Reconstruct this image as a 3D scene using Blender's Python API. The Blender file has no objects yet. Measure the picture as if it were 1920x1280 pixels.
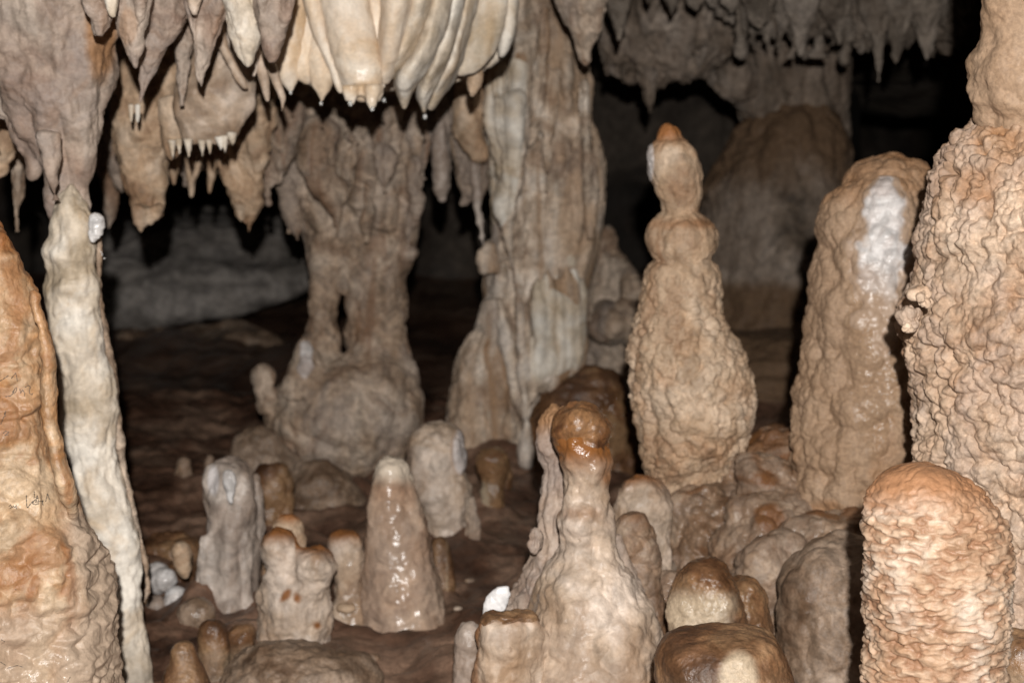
import bpy, math, random
import numpy as np
from mathutils import Vector
from mathutils.bvhtree import BVHTree

# ------------------------------------------------------------------ camera, world, flash, exposure
SC = bpy.context.scene
COL = SC.collection
W, H = 1920, 1280
LENS, SENSOR = 40.0, 22.3
F = LENS / SENSOR * W
PITCH = math.radians(-7.0)
CAM = np.array([0.0, 0.0, 0.85])
cd = bpy.data.cameras.new('camera')
cam = bpy.data.objects.new('camera', cd)
COL.objects.link(cam)
cam.location = CAM
cam.rotation_euler = (math.radians(90) + PITCH, 0, 0)
cd.lens, cd.sensor_width, cd.clip_end, cd.clip_start = LENS, SENSOR, 100, 0.05
cd.dof.use_dof = True
cd.dof.focus_distance = 2.0
cd.dof.aperture_fstop = 4.2
SC.camera = cam
wd = bpy.data.worlds.new('World')
SC.world = wd
wd.use_nodes = True
wd.node_tree.nodes['Background'].inputs[0].default_value = (0, 0, 0, 1)     # underground: no sky reaches the cave
wd.node_tree.nodes['Background'].inputs[1].default_value = 0.0
fl = bpy.data.lights.new('camera_flash', 'SPOT')                            # the photographer's flash, above and behind the lens
fl.energy = 415
fl.color = (1.0, 0.975, 0.94)
fl.shadow_soft_size = 0.014
fl.spot_size, fl.spot_blend = math.radians(84), 0.7
flo = bpy.data.objects.new('camera_flash', fl)
COL.objects.link(flo)
flo.location = (0.02, -0.26, 0.85 + 0.175)
flo.rotation_euler = (math.radians(90) + PITCH, 0, 0)
SC.view_settings.view_transform = 'Standard'
SC.view_settings.look = 'None'
SC.view_settings.exposure = 0.0
SC.view_settings.gamma = 1.0
SC.render.engine = 'CYCLES'
SC.cycles.max_bounces = 4
SC.cycles.diffuse_bounces = 2
SC.cycles.glossy_bounces = 2
SC.cycles.use_denoising = True
SC.cycles.sample_clamp_direct = 6.0

# ------------------------------------------------------------------ numpy noise
u32 = np.uint32
def _hash(ix, iy, iz, seed=0):
    with np.errstate(over='ignore'):
        h = ix.astype(u32) * u32(374761393) + iy.astype(u32) * u32(668265263) + iz.astype(u32) * u32(2246822519) + u32((seed * 3266489917 + 974711) & 0xffffffff)
        h = (h ^ (h >> u32(15))) * u32(2246822519)
        h = (h ^ (h >> u32(13))) * u32(3266489917)
        return h ^ (h >> u32(16))
_rg = np.random.RandomState(3).normal(size=(256, 3))
GR = (_rg / np.linalg.norm(_rg, axis=1)[:, None]).astype(np.float32)
def perlin(P, seed=0):
    P = P.astype(np.float32)
    I = np.floor(P).astype(np.int32)
    f = P - I
    u = f * f * f * (f * (f * 6 - 15) + 10)
    out = np.zeros(len(P), np.float32)
    for dx in (0, 1):
        wx = u[:, 0] if dx else 1 - u[:, 0]
        for dy in (0, 1):
            wy = u[:, 1] if dy else 1 - u[:, 1]
            for dz in (0, 1):
                wz = u[:, 2] if dz else 1 - u[:, 2]
                g = GR[_hash(I[:, 0] + dx, I[:, 1] + dy, I[:, 2] + dz, seed) & u32(255)]
                out += wx * wy * wz * (g[:, 0] * (f[:, 0] - dx) + g[:, 1] * (f[:, 1] - dy) + g[:, 2] * (f[:, 2] - dz))
    return out * 1.5
def fbm(P, o=4, seed=0, gain=0.5):
    r = 0; a = 1.0
    for k in range(o):
        r = r + a * perlin(P * (2.0 ** k) + 17.3 * k, seed + k)
        a *= gain
    return r
def ridged(P, o=3, seed=0):
    r = 0; a = 1.0
    for k in range(o):
        r = r + a * (1 - 2 * np.abs(perlin(P * 2.0 ** k + 9.1 * k, seed + k)))
        a *= 0.5
    return r
def worley(P, seed=0):
    P = P.astype(np.float32)
    I = np.floor(P).astype(np.int32)
    f = P - I
    F1 = np.full(len(P), 9.0, np.float32)
    for dx in (-1, 0, 1):
        for dy in (-1, 0, 1):
            for dz in (-1, 0, 1):
                h = _hash(I[:, 0] + dx, I[:, 1] + dy, I[:, 2] + dz, seed)
                a = (h & u32(1023)).astype(np.float32) / 1024 - f[:, 0] + dx
                b = ((h >> u32(10)) & u32(1023)).astype(np.float32) / 1024 - f[:, 1] + dy
                c = ((h >> u32(20)) & u32(1023)).astype(np.float32) / 1024 - f[:, 2] + dz
                np.minimum(F1, a * a + b * b + c * c, out=F1)
    return np.sqrt(F1)
def warp(P, s, a, seed=0):
    return P + a * np.stack([perlin(P * s, seed), perlin(P * s + 31.7, seed + 1), perlin(P * s + 71.1, seed + 2)], 1)
def sm(a, b, x):
    t = np.clip((x - a) / (b - a), 0, 1)
    return t * t * (3 - 2 * t)
def dome(P, size, seed=0, w=0.3):                       # rounded nodules with creases between them, about 0..1
    Q = warp(P / size, 1.1, w, seed + 5)
    return np.clip(1 - (worley(Q, seed) / 0.88) ** 2.4, -0.1, 1)

# ------------------------------------------------------------------ pixel rays to points of the cave
_fw = np.array([0, math.cos(PITCH), math.sin(PITCH)])
_up = np.array([0, -math.sin(PITCH), math.cos(PITCH)])
def ray(px, py):
    return _fw + np.array([1.0, 0, 0]) * ((px - W / 2) / F) + _up * ((H / 2 - py) / F)
def at(px, py, Y):
    d = ray(px, py)
    return CAM + d * (Y / d[1])
def dep(py, Y):
    return Y / ray(W / 2, py)[1]
def proj(P):
    d = P - CAM
    z = d @ _fw
    return W / 2 + F * d[:, 0] / z, H / 2 - F * (d @ _up) / z

# ------------------------------------------------------------------ solids
def _rings(C, rx, ry, ns=28):
    n = len(C)
    th = np.linspace(0, 2 * math.pi, ns, endpoint=False)
    V = np.zeros((n, ns, 3))
    V[:, :, 0] = C[:, None, 0] + rx[:, None] * np.cos(th)
    V[:, :, 1] = C[:, None, 1] + ry[:, None] * np.sin(th)
    V[:, :, 2] = C[:, None, 2]
    V = V.reshape(-1, 3)
    fs = []
    for i in range(n - 1):
        for j in range(ns):
            a, b = i * ns + j, i * ns + (j + 1) % ns
            fs.append((a, a + ns, b + ns, b))
    V = np.vstack([V, C[:1], C[-1:]])
    t, bo = n * ns, n * ns + 1
    for j in range(ns):
        fs.append((t, j, (j + 1) % ns))
        fs.append((bo, (n - 1) * ns + (j + 1) % ns, (n - 1) * ns + j))
    return V, fs
BASES = []
def R(rows, Y, k=1.0, foot=None, hang=None, flare=1.0, ns=28):
    """rows (y, xl, xr[, dY]) top to bottom: a solid of elliptical rings; foot/hang: world z it is carried down/up to"""
    rows = [r if len(r) == 4 else (*r, 0.0) for r in rows]
    A = np.array(rows, float)
    m = max(12, int((A[-1, 0] - A[0, 0]) / 6))
    yy = np.linspace(A[0, 0], A[-1, 0], m)
    xl, xr, dy = (np.interp(yy, A[:, 0], A[:, c]) for c in (1, 2, 3))
    for _ in range(2):
        for q in (xl, xr, dy):
            q[1:-1] = 0.25 * q[:-2] + 0.5 * q[1:-1] + 0.25 * q[2:]
    C = np.array([at((a + b) / 2, y, Y + d) for a, b, y, d in zip(xl, xr, yy, dy)])
    rx = np.array([(b - a) / 2 / F * dep(y, Y + d) for a, b, y, d in zip(xl, xr, yy, dy)])
    rx = np.maximum(rx, 0.0004)
    if foot is not None and foot > -0.09 and rx[-1] < 0.12: rx = rx * (1 + 0.28 * sm(0.82, 1.0, np.linspace(0, 1, m)))
    if foot is not None and foot > -0.09: BASES.append((C[-1, 0], C[-1, 1], rx[-1]))
    if foot is not None and C[-1, 2] > foot:
        e = np.array([C[-1] + (0, 0, (foot - C[-1, 2]) * q) for q in (0.5, 1.0)])
        C = np.vstack([C, e]); rx = np.append(rx, [rx[-1] * (1 + (flare - 1) * q) for q in (0.5, 1)])
    if hang is not None and C[0, 2] < hang:
        e = np.array([C[0] + (0, 0, (hang - C[0, 2]) * q) for q in (1.0, 0.5)])
        C = np.vstack([e, C]); rx = np.append([rx[0] * (1 + (flare - 1) * q) for q in (1, 0.5)], rx)
    return _rings(C, rx, rx * k, ns)
def T(pts, Y, k=1.0, **kw):                            # chain of (x, y, radius[, dY]), all in photo pixels, top to bottom
    return R([(p[1], p[0] - p[2], p[0] + p[2], p[3] if len(p) > 3 else 0.0) for p in pts], Y, k, **kw)
def B(x, y, r, Y, sx=1, sy=1, sz=1):                   # ellipsoid
    c = at(x, y, Y); q = r / F * dep(y, Y)
    a = np.linspace(0.08, math.pi - 0.08, 14)
    C = np.stack([np.full(14, c[0]), np.full(14, c[1]), c[2] + q * sz * np.cos(a)], 1)
    return _rings(C, q * sx * np.sin(a), q * sy * np.sin(a), 20)

def drips(n, rows, Y, k, y0, y1, seed, rr=(8, 18), L=(60, 160), um=0.85):   # pointed drip strands lying on the face of a shaft
    g = random.Random(seed); A = np.array([r[:3] for r in rows], float); out = []
    for i in range(n):
        u = -um + 2 * um * (i + g.random()) / n
        ya, l, r = g.uniform(y0, y1), g.uniform(*L), g.uniform(*rr)
        pts = []
        for f, q in ((0, 0.35), (0.2, 0.9), (0.45, 1.0), (0.7, 0.7), (0.9, 0.35), (1, 0.1)):
            y = ya + f * l
            xl, xr = np.interp(y, A[:, 0], A[:, 1]), np.interp(y, A[:, 0], A[:, 2])
            h = (xr - xl) / 2
            pts.append(((xl + xr) / 2 + u * h, y, max(1.5, r * q), -h / F * dep(y, Y) * k * math.sqrt(1 - u * u) * 0.98 + (0.012 if f == 0 else 0)))
        out.append(T(pts, Y, 1.3, ns=14))
    return out

# ------------------------------------------------------------------ meshes and things
def newmesh(name, V, fs):
    me = bpy.data.meshes.new(name)
    me.from_pydata([tuple(v) for v in V], [], fs)
    me.validate()
    return me
def solid(name, solids, vox, smooth=3, sub=1):
    vs, fs, o = [], [], 0
    for V, f in solids:
        vs.append(V); fs += [tuple(i + o for i in q) for q in f]; o += len(V)
    me = newmesh(name, np.vstack(vs), fs)
    ob = bpy.data.objects.new(name, me)
    COL.objects.link(ob)
    md = ob.modifiers.new('r', 'REMESH'); md.mode = 'VOXEL'; md.voxel_size = vox
    if smooth:
        md = ob.modifiers.new('s', 'SMOOTH'); md.iterations = smooth; md.factor = 0.5
    if sub:
        md = ob.modifiers.new('u', 'SUBSURF'); md.levels = sub; md.render_levels = sub
    out = bpy.data.meshes.new_from_object(ob.evaluated_get(bpy.context.evaluated_depsgraph_get()))
    bpy.data.objects.remove(ob); bpy.data.meshes.remove(me)
    out.name = name
    return out
def getv(me):
    a = np.empty(len(me.vertices) * 3, np.float32); me.vertices.foreach_get('co', a)
    return a.reshape(-1, 3)
def getn(me):
    a = np.empty(len(me.vertices) * 3, np.float32); me.vertex_normals.foreach_get('vector', a)
    return a.reshape(-1, 3)
def setattr_(me, name, v):
    at_ = me.attributes.new(name, 'FLOAT', 'POINT'); at_.data.foreach_set('value', np.ascontiguousarray(v, np.float32))
def tag(o, label=None, cat=None, group=None, kind=None):
    if label: o['label'] = label
    if cat: o['category'] = cat
    if group: o['group'] = group
    if kind: o['kind'] = kind
    return o
NV = [0]
def link(name, me, mat, parent=None, base=None):
    if base is None:
        V = getv(me); lo = V[:, 2].min()
        s = V[V[:, 2] < lo + 0.15 * (V[:, 2].max() - lo) + 1e-4]
        base = np.array([s[:, 0].mean(), s[:, 1].mean(), lo])
    V = getv(me) - np.asarray(base, np.float32)
    me.vertices.foreach_set('co', V.ravel().astype(np.float32)); me.update()
    me.polygons.foreach_set('use_smooth', np.ones(len(me.polygons), bool))
    o = bpy.data.objects.new(name, me)
    COL.objects.link(o)
    if parent is not None:
        o.parent = parent
        o.location = Vector(base) - parent.location
    else:
        o.location = base
    me.materials.append(mat)
    NV[0] += len(me.vertices)
    return o
def rock(name, solids, mat, Y, parent=None, disp=None, tint=None, wet=None, relief=None, smooth=3, sub=1, q=3.2, keep=False, base=None):
    me = solid(name, solids, max(0.0025, q * Y / 1837), smooth, sub)
    P, N = getv(me).copy(), getn(me)
    if disp is not None:
        d = disp(P)
        if relief is not None:
            setattr_(me, 'relief', relief(P))
        P2 = P + N * d[:, None].astype(np.float32)
        me.vertices.foreach_set('co', P2.ravel()); me.update()
        P = P2
    px, py = proj(P)
    if tint is not None: setattr_(me, 'tint', tint(P, px, py))
    if wet is not None: setattr_(me, 'wet', wet(P, px, py))
    o = link(name, me, mat, parent, base)
    if keep: o_keep[o.name] = P
    return o
o_keep = {}
def thing(name, loc, label, cat, group=None):
    o = bpy.data.objects.new(name, None); COL.objects.link(o); o.location = Vector(loc); o.empty_display_size = 0.05
    return tag(o, label, cat, group)
def coat(name, src, mask, mat, parent, up=0.0022, down=0.002, lump=None, edge=False, back=False):
    """a thin skin of its own lying on the rock src where mask(P, px, py) > 0"""
    bpy.context.view_layer.update()
    me = src.data
    P = getv(me) + np.array(src.matrix_world.translation, np.float32)
    N = getn(me); px, py = proj(P)
    m = mask(P, px, py)
    fr = (N * (CAM - P)).sum(1) > -0.02
    m = np.where(fr | back, m, 0)
    nl = len(me.loops); li = np.empty(nl, np.int32); me.loops.foreach_get('vertex_index', li)
    ls = np.empty(len(me.polygons), np.int32); lt = ls.copy()
    me.polygons.foreach_get('loop_start', ls); me.polygons.foreach_get('loop_total', lt)
    ok = m > 0.02
    fs = []; idx = {}
    for s, t in zip(ls, lt):
        v = li[s:s + t]
        if ok[v].any(): fs.append(v)
    if not fs: return None
    used = np.unique(np.concatenate(fs)); remap = -np.ones(len(P), np.int32); remap[used] = np.arange(len(used))
    off = -down + (up + down) * sm(0.05, 0.75, m)
    if lump is not None: off = off + lump(P) * m
    Q = (P + N * off[:, None])[used]
    m2 = newmesh(name, Q, [tuple(int(remap[i]) for i in f) for f in fs])
    if edge: setattr_(m2, 'tint', np.clip(1.6 - 1.4 * m + (edge(P, px, py) if callable(edge) else 0), 0, 1)[used])
    return link(name, m2, mat, parent)

# ------------------------------------------------------------------ materials
def mat(name, dark, mid, light, scale=9, streak=0.5, rough=0.62, bump=0.6, fine=190, tintc=(0.2, 0.09, 0.03), spec=0.35, stain=(0.17, 0.10, 0.055), stain_amt=0.45, grit=0.22, wetr=0.16, sss=0.0, zs=0.22, troughc=None, emb=1.0, drops=0.0, alt=None, alt_amt=0.6, ctr=0.09, al=0.72, warm=1.0, tn_amt=0.55, specks=0.35, mottle=0.3):
    alb = lambda q: None if q is None else tuple(al * x ** 1.04 * g for x, g in zip(q, (1.02, 1 - 0.043 * warm, 1 - 0.065 * warm)))
    dark, mid, light, tintc, stain, troughc, alt = map(alb, (dark, mid, light, tintc, stain, troughc, alt))
    m = bpy.data.materials.new(name); m.use_nodes = True
    nt = m.node_tree; N = nt.nodes; L = nt.links
    bs = N['Principled BSDF']
    tc = N.new('ShaderNodeTexCoord'); oi = N.new('ShaderNodeObjectInfo')
    ml = N.new('ShaderNodeMath'); ml.operation = 'MULTIPLY'; ml.inputs[1].default_value = 41.0
    L.new(oi.outputs['Random'], ml.inputs[0])
    ad = N.new('ShaderNodeVectorMath'); ad.operation = 'ADD'
    L.new(tc.outputs['Object'], ad.inputs[0]); L.new(ml.outputs[0], ad.inputs[1])
    co = ad.outputs[0]
    def noise(sc, det=5, dist=0.0, vec=None, rgh=0.55):
        n = N.new('ShaderNodeTexNoise'); n.inputs['Scale'].default_value = sc; n.inputs['Detail'].default_value = det
        n.inputs['Distortion'].default_value = dist; n.inputs['Roughness'].default_value = rgh
        L.new(vec or co, n.inputs['Vector']); return n.outputs['Fac']
    def math_(op, a, b=None, c=None, clamp=False):
        n = N.new('ShaderNodeMath'); n.operation = op; n.use_clamp = clamp
        for i, v in enumerate((a, b, c)):
            if v is None: continue
            if isinstance(v, (int, float)): n.inputs[i].default_value = v
            else: L.new(v, n.inputs[i])
        return n.outputs[0]
    def mapr(v, a, b, c=0.0, d=1.0):
        n = N.new('ShaderNodeMapRange'); n.interpolation_type = 'SMOOTHSTEP'
        L.new(v, n.inputs[0])
        for i, x in enumerate((a, b, c, d)): n.inputs[i + 1].default_value = x
        return n.outputs[0]
    def mixc(f, a, b, mode='MIX'):
        n = N.new('ShaderNodeMix'); n.data_type = 'RGBA'; n.blend_type = mode
        if isinstance(f, (int, float)): n.inputs[0].default_value = f
        else: L.new(f, n.inputs[0])
        for i, v in ((6, a), (7, b)):
            if isinstance(v, tuple): n.inputs[i].default_value = (*v, 1)
            else: L.new(v, n.inputs[i])
        return n.outputs[2]
    mp = N.new('ShaderNodeMapping'); mp.inputs['Scale'].default_value = (1, 1, zs); L.new(co, mp.inputs[0])
    n1 = noise(scale, 7, 0.7)
    n1b = noise(scale * 0.35, 3, 0.3)
    v = math_('ADD', math_('MULTIPLY', n1, 0.72), math_('MULTIPLY', n1b, 0.28))
    rp = N.new('ShaderNodeValToRGB'); L.new(v, rp.inputs[0])
    e = rp.color_ramp.elements
    e[0].position, e[0].color = 0.49 - ctr, (*dark, 1)
    e[1].position, e[1].color = 0.49 + ctr, (*light, 1)
    x = rp.color_ramp.elements.new(0.49); x.color = (*mid, 1)
    c = rp.outputs[0]
    mo = mapr(noise(scale * 2.7, 6, 1.1, rgh=0.62), 0.36, 0.62, 1 - mottle, 1 + 0.35 * mottle)
    vm = N.new('ShaderNodeVectorMath'); vm.operation = 'SCALE'; L.new(c, vm.inputs[0]); L.new(mo, vm.inputs['Scale']); c = vm.outputs[0]
    if alt:
        c = mixc(mapr(noise(scale * 0.8, 6, 0.9, mp.outputs[0] if streak > 0.6 else None), 0.45, 0.6, 0.0, alt_amt), c, alt)
    st = mapr(noise(scale * 1.9, 5, 0.5, mp.outputs[0]), 0.52, 0.72)
    c = mixc(math_('MULTIPLY', st, stain_amt * streak * 2, clamp=True), c, stain)
    bl = mapr(noise(scale * 0.8, 7, 1.2, rgh=0.65), 0.52, 0.64)
    c = mixc(math_('MULTIPLY', bl, stain_amt * 0.7), c, stain)
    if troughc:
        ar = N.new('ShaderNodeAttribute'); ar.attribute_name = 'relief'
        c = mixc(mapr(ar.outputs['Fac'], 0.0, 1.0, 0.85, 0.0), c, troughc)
    at_ = N.new('ShaderNodeAttribute'); at_.attribute_name = 'tint'
    tn = math_('ADD', at_.outputs['Fac'], math_('MULTIPLY', math_('SUBTRACT', noise(scale * 1.3, 6, 0.8), 0.5), tn_amt))
    tf = math_('MULTIPLY', mapr(tn, 0.25, 0.8), mapr(at_.outputs['Fac'], 0.0, 0.25), clamp=True)
    c = mixc(tf, c, tintc)
    spk = math_('MULTIPLY', mapr(noise(fine * 0.33, 4, 0.5, rgh=0.6), 0.63, 0.72), mapr(noise(scale * 1.1, 3), 0.45, 0.65, 0.0, specks), clamp=True)
    c = mixc(spk, c, tuple(0.45 * x for x in stain))
    sp = mapr(noise(fine, 3, 0, rgh=0.7), 0.3, 0.7, 1 - grit, 1 + grit * 0.6)
    g = N.new('ShaderNodeMix'); g.data_type = 'RGBA'; g.blend_type = 'MULTIPLY'; g.inputs[0].default_value = 1
    L.new(c, g.inputs[6]); L.new(sp, g.inputs[7]); c = g.outputs[2]
    L.new(c, bs.inputs['Base Color'])
    aw = N.new('ShaderNodeAttribute'); aw.attribute_name = 'wet'
    wn = math_('ADD', aw.outputs['Fac'], math_('MULTIPLY', math_('SUBTRACT', noise(scale * 3, 3), 0.5), 0.7))
    wf = math_('MULTIPLY', mapr(wn, 0.3, 0.7), mapr(aw.outputs['Fac'], 0, 0.2), clamp=True)
    r0 = mapr(noise(scale * 2.5, 4), 0.3, 0.7, rough - 0.12, rough + 0.15)
    rr = N.new('ShaderNodeMix'); rr.data_type = 'FLOAT'
    L.new(wf, rr.inputs[0]); L.new(r0, rr.inputs[2]); rr.inputs[3].default_value = wetr
    L.new(rr.outputs[0], bs.inputs['Roughness'])
    bs.inputs['Specular IOR Level'].default_value = spec
    if sss:
        bs.inputs['Subsurface Weight'].default_value = sss
        bs.inputs['Subsurface Radius'].default_value = (0.012, 0.007, 0.004)
        bs.inputs['Subsurface Scale'].default_value = 0.6
    hgt = math_('ADD', math_('MULTIPLY', noise(fine * 0.35, 5, 0.4, rgh=0.65), 0.75), math_('MULTIPLY', noise(fine * 1.4, 3, 0.2), 0.25))
    if drops:
        vo = N.new('ShaderNodeTexVoronoi'); vo.inputs['Scale'].default_value = drops; L.new(co, vo.inputs['Vector'])
        hgt = math_('ADD', hgt, mapr(vo.outputs['Distance'], 0.0, 0.4, 0.8, 0.0))
    bm = N.new('ShaderNodeBump'); bm.inputs['Strength'].default_value = bump; bm.inputs['Distance'].default_value = 0.006 * emb
    L.new(hgt, bm.inputs['Height']); L.new(bm.outputs[0], bs.inputs['Normal'])
    return m

BR = (0.16, 0.075, 0.03)
M = dict(
    orange=mat('orange_calcite', (0.33, 0.14, 0.045), (0.54, 0.30, 0.135), (0.70, 0.54, 0.36), 10, 0.6, 0.5, 0.5, stain=(0.36, 0.145, 0.04), stain_amt=0.8, spec=0.45, tintc=(0.56, 0.45, 0.34), grit=0.14, alt=(0.60, 0.45, 0.29), alt_amt=0.55),
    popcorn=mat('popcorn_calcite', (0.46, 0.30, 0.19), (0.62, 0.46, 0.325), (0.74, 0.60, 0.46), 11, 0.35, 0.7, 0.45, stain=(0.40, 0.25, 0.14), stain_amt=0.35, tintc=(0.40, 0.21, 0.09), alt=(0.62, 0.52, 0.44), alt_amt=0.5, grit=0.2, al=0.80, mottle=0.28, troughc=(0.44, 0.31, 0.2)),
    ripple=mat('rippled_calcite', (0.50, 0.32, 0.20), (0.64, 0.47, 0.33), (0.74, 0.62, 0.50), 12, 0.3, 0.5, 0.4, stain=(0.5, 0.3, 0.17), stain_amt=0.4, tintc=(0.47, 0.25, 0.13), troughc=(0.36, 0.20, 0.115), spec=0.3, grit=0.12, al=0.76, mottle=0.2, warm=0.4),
    tan=mat('tan_calcite', (0.37, 0.24, 0.145), (0.57, 0.42, 0.28), (0.73, 0.59, 0.44), 10, 0.5, 0.6, 0.7, tintc=(0.38, 0.17, 0.06), specks=0.5, alt=(0.58, 0.46, 0.33), stain=(0.32, 0.175, 0.09), stain_amt=0.5, grit=0.14, al=0.88),
    cream=mat('cream_calcite', (0.42, 0.32, 0.225), (0.63, 0.53, 0.415), (0.78, 0.70, 0.60), 9, 0.5, 0.5, 0.35, grit=0.1, al=0.80, warm=1.7, specks=0.6, stain=(0.42, 0.28, 0.165), stain_amt=0.5, alt=(0.47, 0.40, 0.33), tintc=(0.30, 0.135, 0.045), spec=0.4),
    curtain=mat('curtain_calcite', (0.56, 0.42, 0.27), (0.74, 0.62, 0.47), (0.82, 0.75, 0.63), 8, 0.5, 0.5, 0.35, grit=0.1, stain=(0.56, 0.38, 0.20), stain_amt=0.4, alt=(0.72, 0.66, 0.57), tintc=(0.56, 0.37, 0.18), spec=0.4, al=1.05, warm=0.6, mottle=0.12),
    white=mat('white_column_calcite', (0.48, 0.40, 0.29), (0.70, 0.62, 0.50), (0.82, 0.78, 0.69), 9, 0.5, 0.6, 0.4, grit=0.1, stain=(0.52, 0.36, 0.19), stain_amt=0.5, tintc=(0.40, 0.36, 0.30), al=0.92, mottle=0.2, warm=0.5),
    snow=mat('wet_white_calcite', (0.58, 0.54, 0.51), (0.68, 0.66, 0.64), (0.78, 0.77, 0.76), 14, 0.1, 0.28, 0.4, fine=120, stain=(0.6, 0.55, 0.5), stain_amt=0.15, grit=0.06, spec=0.5, al=0.95, warm=0),
    snowpatch=mat('wet_white_patch_calcite', (0.54, 0.47, 0.43), (0.66, 0.61, 0.58), (0.76, 0.74, 0.72), 14, 0.2, 0.42, 0.25, fine=100, stain=(0.52, 0.43, 0.37), stain_amt=0.4, grit=0.06, spec=0.5, al=0.88, warm=0.2, tintc=(0.48, 0.35, 0.25)),
    pinkish=mat('pinkish_grey_calcite', (0.37, 0.27, 0.21), (0.52, 0.42, 0.34), (0.64, 0.55, 0.46), 8, 0.5, 0.6, 0.6, stain=(0.38, 0.23, 0.13), stain_amt=0.5, tintc=(0.46, 0.27, 0.14), alt=(0.46, 0.40, 0.36), grit=0.12),
    wetpink=mat('wet_pinkish_calcite', (0.42, 0.28, 0.19), (0.55, 0.40, 0.29), (0.66, 0.52, 0.40), 8, 0.4, 0.36, 0.22, wetr=0.24, grit=0.1, fine=90, stain=(0.42, 0.26, 0.15), stain_amt=0.35, tintc=(0.85, 0.76, 0.62), spec=0.32, emb=1.2, alt=(0.46, 0.36, 0.29), alt_amt=0.5),
    greytan=mat('grey_tan_calcite', (0.34, 0.25, 0.17), (0.54, 0.43, 0.32), (0.72, 0.62, 0.50), 9, 0.8, 0.65, 0.8, alt=(0.47, 0.42, 0.37), al=0.75, warm=1.6, mottle=0.4, stain=(0.28, 0.17, 0.10), stain_amt=0.55, tintc=(0.62, 0.56, 0.47), fine=110, emb=2.0),
    streaky=mat('streaked_column_calcite', (0.36, 0.28, 0.21), (0.62, 0.53, 0.42), (0.84, 0.78, 0.68), 9, 0.9, 0.6, 0.8, alt=(0.50, 0.47, 0.43), stain=(0.33, 0.22, 0.13), stain_amt=0.65, al=1.0, warm=1.3, tintc=(0.50, 0.37, 0.25), fine=110, zs=0.1, emb=2.0),
    greywhite=mat('grey_white_calcite', (0.30, 0.25, 0.21), (0.45, 0.39, 0.335), (0.60, 0.55, 0.49), 9, 0.5, 0.52, 0.4, wetr=0.3, grit=0.1, al=0.8, warm=1.4, alt=(0.40, 0.33, 0.27), stain=(0.27, 0.19, 0.13), stain_amt=0.4, tintc=(0.80, 0.80, 0.80), spec=0.5),
    brown=mat('brown_wet_calcite', (0.12, 0.06, 0.03), (0.24, 0.13, 0.065), (0.38, 0.24, 0.13), 10, 0.4, 0.42, 0.6, stain=(0.10, 0.05, 0.025), stain_amt=0.4, tintc=(0.60, 0.50, 0.36), spec=0.5),
    nodular=mat('nodular_brown_calcite', (0.22, 0.13, 0.075), (0.38, 0.26, 0.17), (0.54, 0.42, 0.31), 14, 0.3, 0.55, 0.7, alt=(0.40, 0.32, 0.25), grit=0.15, stain=(0.23, 0.13, 0.07), stain_amt=0.5, tintc=(0.25, 0.12, 0.05), spec=0.4),
    boulder=mat('smooth_boulder_calcite', (0.19, 0.125, 0.08), (0.34, 0.25, 0.175), (0.48, 0.38, 0.29), 10, 0.3, 0.5, 0.6, stain=(0.20, 0.12, 0.065), stain_amt=0.5, tintc=(0.62, 0.52, 0.38)),
    rear=mat('rear_cave_rock', (0.17, 0.135, 0.10), (0.37, 0.31, 0.245), (0.52, 0.46, 0.39), 7, 0.7, 0.75, 0.8, stain=(0.18, 0.13, 0.09), stain_amt=0.4, fine=60, emb=3.0, tintc=(0.22, 0.145, 0.085), alt=(0.34, 0.28, 0.22), al=0.74, warm=1.5, mottle=0.45),
    slab=mat('grey_slab_rock', (0.30, 0.28, 0.25), (0.40, 0.38, 0.35), (0.48, 0.46, 0.43), 3, 0.2, 0.75, 0.6, stain=(0.26, 0.23, 0.19), stain_amt=0.3, fine=50, emb=3.0, al=0.74, mottle=0.4),
    mud=mat('muddy_cave_floor', (0.13, 0.07, 0.045), (0.28, 0.165, 0.11), (0.46, 0.31, 0.22), 5, 0.1, 0.42, 0.5, al=0.56, stain=(0.12, 0.055, 0.03), stain_amt=0.5, fine=70, emb=2.5, spec=0.4, zs=1),
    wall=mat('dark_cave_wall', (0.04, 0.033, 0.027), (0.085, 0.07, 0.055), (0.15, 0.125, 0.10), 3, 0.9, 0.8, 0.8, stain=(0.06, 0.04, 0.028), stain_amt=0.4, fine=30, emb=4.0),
    ceil=mat('cave_ceiling_rock', (0.22, 0.18, 0.14), (0.38, 0.33, 0.27), (0.52, 0.46, 0.39), 5, 0.2, 0.7, 0.8, stain=(0.2, 0.14, 0.09), stain_amt=0.5, fine=80, emb=3.0, zs=1, al=0.6),
)
pm = bpy.data.materials.new('pencil_graphite'); pm.use_nodes = True
_b = pm.node_tree.nodes['Principled BSDF']; _b.inputs['Roughness'].default_value = 0.6
_n = pm.node_tree.nodes.new('ShaderNodeTexNoise'); _n.inputs['Scale'].default_value = 400
_r = pm.node_tree.nodes.new('ShaderNodeValToRGB'); _r.color_ramp.elements[0].color = (0.03, 0.027, 0.025, 1); _r.color_ramp.elements[1].color = (0.16, 0.12, 0.085, 1)
pm.node_tree.links.new(_n.outputs[0], _r.inputs[0]); pm.node_tree.links.new(_r.outputs[0], _b.inputs['Base Color'])
wm = bpy.data.materials.new('water_drop'); wm.use_nodes = True
_b = wm.node_tree.nodes['Principled BSDF']; _b.inputs['Roughness'].default_value = 0.05; _b.inputs['IOR'].default_value = 1.33
_b.inputs['Transmission Weight'].default_value = 0.6; _b.inputs['Base Color'].default_value = (0.9, 0.9, 0.88, 1)

FLOOR, CEIL = -0.1, 1.36
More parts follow.
